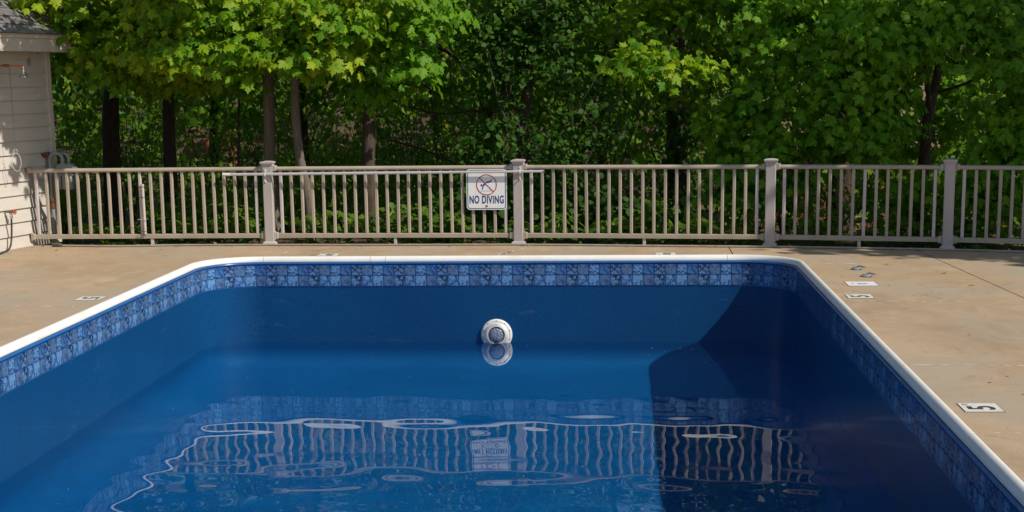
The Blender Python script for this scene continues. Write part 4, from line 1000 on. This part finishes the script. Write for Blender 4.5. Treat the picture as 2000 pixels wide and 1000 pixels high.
# --- undergrowth between and behind the trees
SHR = [(-8.3, 19.5, 1.3), (-6.2, 21.5, 1.0), (-5.2, 18.9, .7), (-4.9, 21.4, 1.0), (-2.2, 20.6, 1.1), (-.1, 21.2, 1.9), (1.5, 21.5, 1.2), (2.1, 19.0, .9), (4.6, 20.0, 1.5), (-7.4, 18.0, .8), (6, 18.6, 1.8), (-1.7, 19.8, 1.5), (-.3, 19.6, .8), (3.9, 21.8, 1.4), (-7.6, 22.8, 1.7), (-6.9, 24.2, 1.5), (-5.6, 23.6, 1.6), (-4.2, 22.2, 1.3), (-5.0, 25.0, 1.2), (-3.2, 23.4, 1.5), (-7.9, 20.6, 1.5), (-2.6, 25.6, 1.8), (-.9, 23.2, 1.8), (.7, 22.6, 1.7), (1.9, 25.8, 2.2), (3.1, 24.6, 2.2), (5.4, 22.0, 2.0), (-8.6, 25.5, 2.0), (-5.7, 26.6, 1.7), (-4.7, 27.2, 1.9), (-3.6, 26.4, 1.9), (-6.5, 27.6, 2.0), (-2.3, 27.4, 2.2), (-4.1, 24.4, 1.3)]
SLAB = ['shrub behind the gas meter', 'shrub between the two leftmost dark trunks', 'low shrub left of the grey trunk', 'shrub behind the thin stem on the left', 'shrub beside the dark trunk left of the sign', 'bright bush between the vine tree and the thick trunk', 'shrub right of the ivy covered trunk', 'shrub left of the broad dark trunk', 'shrub behind the forked maple', 'shrub at the house corner', 'tall shrub at the right edge', 'shrub behind the vine tree', 'low dark shrub right of the vine tree', 'shrub behind the right fence bay']+['leafy brush deep in the wood, patch '+w for w in ('left of the leftmost trunk', 'behind the leftmost trunk', 'behind the second dark trunk', 'behind the grey trunk', 'left of the pale trunk', 'behind the dark trunk left of the sign', 'right of the house corner', 'behind the bare branches', 'behind the vine tree', 'left of the thick trunk right of the sign', 'behind the thick trunk right of the sign', 'left of the broad trunk', 'behind the forked maple', 'behind the roof corner', 'low between the grey and the pale trunk', 'between the grey trunk and the sapling', 'right of the pale trunk', 'left of the red chair', 'between the dark trunk and the bare branches', 'just right of the grey trunk')]
for k, ((x, y, hh), lb) in enumerate(zip(SHR, SLAB)):
    z0 = g(x, y); root = empty('shrub', (x, y, z0), lb, 'shrub', 'undergrowth shrubs'); off = (x, y, z0)
    m_ = MB(); r2 = random.Random(k)
    for j in range(7):
        a = r2.uniform(0, 6.28); m_.tube([(x, y, z0-.02), (x+.15*math.cos(a), y+.15*math.sin(a), z0+hh*.5), (x+.5*math.cos(a), y+.4*math.sin(a), z0+hh)], [.012, .009, .004], 5)
    m_.build('stems', M['bark_brown'], root)
    P, R, S, Tn = sprays([(x, y, z0+hh*.62, .85 if k < 14 else 1.15, .6, hh*.5, 85 if k < 14 else 130)], .10 if k < 14 else .085, 10, spread=.2)
    tag(obj('foliage', leaf_mesh('foliage', T_OVAL, P, R, S, Tn, off), M['leaf_brush'] if k != 12 else M['leaf_vine'], root), kind='stuff')
# thin dark stem
x, y = -4.9, 19; root = empty('sapling', (x, y, g(x, y)), 'thin dark sapling stem between the trunks on the left', 'sapling')
MB().tube([(x, y, g(x, y)), (x-.02, y, .7), (x+.03, y, 1.6), (x-.05, y, 2.8)], [.022, .018, .015, .01], 8).build('stem', M['bark_dark'], root, smooth='all')
P, R, S, Tn = sprays([(x, y, 2.6, .4, .4, .4, 20)], .15, 8); tag(obj('foliage', leaf_mesh('foliage', T_MAPLE2, P, R, S, Tn, (x, y, g(x, y))), M['leaf_shade'], root), kind='stuff')
# bare dark branches in the gloom left of the vine tree
m_ = MB(); rb_ = random.Random(11)
dbr = empty('fallen_branch', (-2.3, 19.2, g(-2.3, 19.2)), 'bare dark branches arching down left of the vine tree', 'branch')
for (a, b, c) in [((-3.1, 19.3, 1.1), (-2.2, 19.2, .8), (-1.1, 19.1, .1)), ((-2.6, 19.3, 2.5), (-2.0, 19.2, 2.0), (-1.5, 19.1, .9)), ((-2.5, 19.3, 2.0), (-2.4, 19.2, 1.5), (-2.3, 19.2, g(-2.3, 19.2))), ((-2.6, 19.25, 2.5), (-2.75, 19.2, 2.0), (-1.8, 19.1, 1.3)), ((-3.0, 19.3, 1.6), (-2.3, 19.2, 1.4), (-1.4, 19.1, 1.5))]:
    P_ = smooth_path([a, b, c], 8); m_.tube(P_, [.018-.010*i/(len(P_)-1) for i in range(len(P_))], 6)
    for j in range(5):
        p_ = P_[rb_.randrange(3, len(P_)-1)]; m_.tube([p_, p_+Vector((rb_.uniform(-.3, .3), 0, rb_.uniform(-.3, .1))), p_+Vector((rb_.uniform(-.6, .6), 0, rb_.uniform(-.6, .0)))], [.008, .006, .003], 5)
m_.build('bare_branches', M['bark_dark'], dbr)
# far wood that closes the view
N = 26000
px_ = rng.uniform(-30, 30, N); py_ = rng.uniform(29, 52, N); gz = terr(px_, py_)
hgt = rng.uniform(0, 1, N)**1.2*rng.choice([2.5, 5, 9, 12], N, p=[.3, .25, .25, .2])
msk = ~((np.abs(px_+6.5) < 2.2) & (py_ < 40) & (hgt < 1.6)); px_, py_, gz, hgt = px_[msk], py_[msk], gz[msk], hgt[msk]; N = len(px_)
cl = np.sin(px_*1.3+py_*.7)+np.sin(px_*.6-py_*1.1)+rng.normal(0, .5, N)
kp = cl > -.7; P = np.stack([px_, py_, gz+hgt], 1)[kp]
tip = rng.normal(size=(len(P), 3))+np.array([0, 0, -.6]); nr = rng.normal(size=(len(P), 3))*.7+np.array([0, -.6, .6])
fwd = obj('far_wood', leaf_mesh('far_wood', T_CARD, P, frames(tip, nr), rng.uniform(.28, .55, len(P)), rng.uniform(0, 1, len(P)), (0, 40, 0)), M['leaf_brush']); fwd.location = (0, 40, 0)
tag(fwd, 'mass of woodland foliage closing the view behind the trees', 'woodland', kind='stuff')
# leafy seedlings just behind the fence
SEED = [(-6.05, 17.0, .28), (-5.5, 17.1, .45), (-5.0, 16.98, .30), (-4.62, 17.05, .50), (-4.45, 16.95, .28), (-3.4, 17.1, .42), (-2.9, 16.98, .34), (-2.45, 17.1, .48), (-2.0, 17.0, .32), (-.7, 16.95, .36), (-.1, 16.95, .34), (.45, 16.9, .50), (.95, 16.75, .36), (1.45, 16.8, .55), (2.2, 16.6, .44), (2.7, 16.55, .50), (3.1, 16.45, .34), (3.75, 16.3, .42), (4.2, 16.15, .5)]
WHERE = ['beside the gas meter', 'behind the left bay, second from the house', 'behind the strapped pipe', 'left of the first fence post', 'close by the first fence post', 'right of the pale trunk', 'behind the middle bay, left part', 'behind the middle bay, centre', 'left of the sign', 'right of the sign post', 'behind the third bay, left part', 'behind the third bay, centre', 'behind the third bay, right of centre', 'left of the third post', 'right of the third post', 'left of the broad dark trunk', 'before the broad dark trunk', 'right of the fourth post', 'at the right edge']
for k, ((x, y, hh), lb) in enumerate(zip(SEED, WHERE)):
    z0 = g(x, y); root = empty('seedling', (x, y, z0), 'leafy green seedling '+lb, 'seedling', 'seedlings behind the fence'); r2 = random.Random(70+k)
    m_ = MB()
    for j in range(4):
        a = r2.uniform(0, 6.28); m_.tube([(x, y, z0-.01), (x+.05*math.cos(a), y+.05*math.sin(a), z0+hh*.5), (x+.16*math.cos(a), y+.1*math.sin(a), z0+hh)], [.005, .004, .002], 5)
    m_.build('stems', M['leaf_weed'], root)
    P, R, S, Tn = sprays([(x, y, z0+hh*.72, .22, .10, hh*.36, 13)], .115, 6, spread=.13, up=1.0, droop=.4)
    tag(obj('foliage', leaf_mesh('foliage', T_MAPLE2 if k % 3 else T_OVAL, P, R, S, Tn, (x, y, z0)), M['leaf_weed'], root), kind='stuff')
# ground cover, grass, litter
N = 2600
x_ = rng.uniform(-6.6, 6, N); ey = np.interp(x_, [e[0] for e in EDGE], [e[1] for e in EDGE]); y_ = ey+.06+rng.exponential(.55, N)
cl = np.sin(x_*2.1)+np.sin(x_*5.3+1)+rng.normal(0, .8, N); kp = cl > -.6; x_, y_ = x_[kp], y_[kp]; n_ = len(x_)
z_ = terr(x_, y_)+rng.uniform(.02, .20, n_)*(1+np.clip(y_-ey[kp], 0, 1))
tip = np.stack([rng.normal(size=n_), rng.normal(size=n_)-.4, rng.uniform(-.5, .3, n_)], 1); nr = np.stack([rng.normal(0, .4, n_), rng.normal(-.3, .4, n_), np.ones(n_)*.9], 1)
gc = obj('ground_cover', leaf_mesh('ground_cover', T_MAPLE2, np.stack([x_, y_, z_], 1), frames(tip, nr), rng.uniform(.05, .13, n_), rng.uniform(0, 1, n_), (0, 17, 0)), M['leaf_weed']); gc.location = (0, 17, 0)
tag(gc, 'low green weeds and seedlings growing along the foot of the fence', 'ground cover', kind='stuff')
m_ = MB(); rg = random.Random(9)
for cx, cy_, nb, hh in ((-3.55, 17.0, 34, .62), (-5.9, 16.95, 26, .32), (-3.3, 17.05, 18, .5), (2.4, 16.6, 16, .4)):
    for k in range(nb):
        a = rg.uniform(0, 6.28); l_ = hh*rg.uniform(.6, 1); ba = (cx+rg.uniform(-.05, .05), cy_+rg.uniform(-.05, .05), g(cx, cy_)-.01); sp_ = rg.uniform(.1, .5)*l_
        ox, oy = math.cos(a+1.57)*.004, math.sin(a+1.57)*.004
        q_ = [(ba[0]+math.cos(a)*sp_*t*t, ba[1]+math.sin(a)*sp_*t*t, ba[2]+l_*t*(1-.25*t)) for t in (0, .4, .75, 1)]
        m_.add([(p_[0]+sg*ox*(1-.85*t), p_[1]+sg*oy*(1-.85*t), p_[2]) for p_, t in zip(q_, (0, .4, .75, 1)) for sg in (-1, 1)], [(0, 1, 3, 2), (2, 3, 5, 4), (4, 5, 7, 6)])
gr_ = m_.build('grass', M['leaf_weed'], fix=False); tag(gr_, 'tufts of long grass behind the fence', 'grass', kind='stuff')
N = 1500
x_ = rng.uniform(-6.6, 5.5, N); ey = np.interp(x_, [e[0] for e in EDGE], [e[1] for e in EDGE]); dy = rng.normal(-.02, .09, N); y_ = ey+np.where(dy < 0, dy*1.1, dy*3)
z_ = np.where(y_ < ey, .004, terr(x_, y_)+.012); tip = np.stack([rng.normal(size=N), rng.normal(size=N), rng.normal(0, .15, N)], 1); nr = np.stack([rng.normal(0, .3, N), rng.normal(0, .3, N), np.ones(N)], 1)
lt = obj('leaf_litter', leaf_mesh('leaf_litter', T_CARD, np.stack([x_, y_, z_+.004], 1), frames(tip, nr), rng.uniform(.015, .055, N), rng.uniform(0, 1, N), (0, 16.5, 0)), M['litter']); lt.location = (0, 16.5, 0)
tag(lt, 'brown dry leaf litter along the deck edge', 'leaf litter', kind='stuff')
# single yellow-green leaves fallen on the deck
for k, (x, y, lb) in enumerate([(2.62, 14.52, 'yellow leaf on the right deck beyond the rail anchors'), (3.05, 13.9, 'yellow leaf on the deck beside the dark joint'), (2.0, 15.9, 'yellow leaf on the deck near the right fence post'), (-6.3, 16.1, 'green leaf on the deck in front of the gas meter'), (3.1, 13.05, 'small green leaf on the right deck')]):
    o = obj('fallen_leaf', leaf_var(T_MAPLE2, M['leaf_maple'], 4), None, None, (x, y, .012)); o.scale = (.055,)*3; o.rotation_euler = (.1, .1, k*1.7); tag(o, lb, 'leaf', 'leaves fallen on the deck')
# things half hidden beyond the trees
M['brick'] = simple('red_brick', (.26, .10, .065), .9, .3, 20); M['timber'] = simple('weathered_timber', (.22, .14, .09), .85, .25, 10, stretch=(.2, 1, 1))
x, y = 4.6, 33.0; z0 = float(terr(x, y)); nh = empty('neighbour_house', (x, y, z0), 'brick house with brown roof glimpsed through the right fence bays', 'house')
MB().box((x, y+2, z0+1.1), (4.4, 4, 2.3)).build('wall', M['brick'], nh)
MB().add([(x-2.6, y-.4, z0+2.2), (x+2.6, y-.4, z0+2.2), (x+2.6, y+4.4, z0+2.2), (x-2.6, y+4.4, z0+2.2), (x-2.6, y+2, z0+3.7), (x+2.6, y+2, z0+3.7)], [(0, 1, 5, 4), (2, 3, 4, 5), (0, 4, 3), (1, 2, 5), (0, 3, 2, 1)]).build('roof', M['timber'], nh)
wn = MB().box((x+.6, y-.02, z0+1.2), (.9, .08, 1.0)).build('window', M['trim'], nh); MB().box((x+.6, y-.07, z0+1.2), (.74, .02, .84)).build('pane', M['dark'], wn)
x, y = -8.4, 33.5; z0 = float(terr(x, y)); rt = empty('timber_wall', (x, y, z0), 'low wall of brown timbers on the slope beyond the grey trunks', 'wall')
for k in range(4): MB().box((x+.6, y+.02*k, z0+.08+.165*k), (4.2, .16, .16), .03*(k % 2)-.015, .012).build('timber', M['timber'], rt)
x, y = -8.75, 32.4; z0 = float(terr(x, y)); rc = empty('garden_chair', (x, y, z0), 'red slatted garden chair glimpsed beyond the sapling on the left', 'chair')
for k in range(5): MB().box((x-.2+.1*k, y+.22, z0+.62), (.075, .025, .66), 0, .006).build('back_slat', M['red_paint'], rc)
for k in range(4): MB().box((x, y-.18+.11*k, z0+.36), (.52, .085, .022), 0, .006).build('seat_slat', M['red_paint'], rc)
for sx in (-1, 1):
    MB().box((x+sx*.25, y-.2, z0+.27), (.05, .06, .54), 0, .006).build('leg', M['red_paint'], rc); MB().box((x+sx*.25, y+.2, z0+.18), (.05, .06, .36), 0, .006).build('leg', M['red_paint'], rc)
    MB().box((x+sx*.27, y-.02, z0+.56), (.1, .56, .022), 0, .006).build('arm_rest', M['red_paint'], rc)

# specks floating on the water and bits lying on the deck
def flecks(name, pts_, sizes, mat, label, cat, z0):
    N_ = len(pts_); tip_ = np.stack([rng.normal(size=N_), rng.normal(size=N_), np.zeros(N_)], 1); nr_ = np.tile([0., 0., 1.], (N_, 1))+rng.normal(0, .05, (N_, 3))
    o_ = obj(name, leaf_mesh(name, T_CARD, pts_, frames(tip_, nr_), sizes, rng.uniform(0, 1, N_), (0, 12, z0)), mat); o_.location = (0, 12, z0); tag(o_, label, cat, kind='stuff')
N_ = 70; fl = np.stack([rng.uniform(XL+.1, XR-.1, N_), rng.uniform(8.5, YF-.1, N_), np.full(N_, WATER_Z+.0035)], 1)
flecks('floating_debris', fl, rng.uniform(.005, .014, N_), M['lime'], 'tiny pale specks floating on the pool water', 'debris', WATER_Z)
N_ = 260; xx = np.where(rng.random(N_) < .5, rng.uniform(-8, -4.5, N_), rng.uniform(1.95, 4.2, N_)); yy = np.where(rng.random(N_) < .45, rng.uniform(15.5, 16.4, N_), rng.uniform(8, 16.2, N_)); yy = np.minimum(yy, np.array([edge_y(q_) for q_ in xx])-.1)
flecks('deck_debris', np.stack([xx, yy, np.full(N_, .004)], 1), rng.uniform(.008, .03, N_), M['litter'], 'scattered bits of dry leaf and grit on the deck', 'debris', 0)
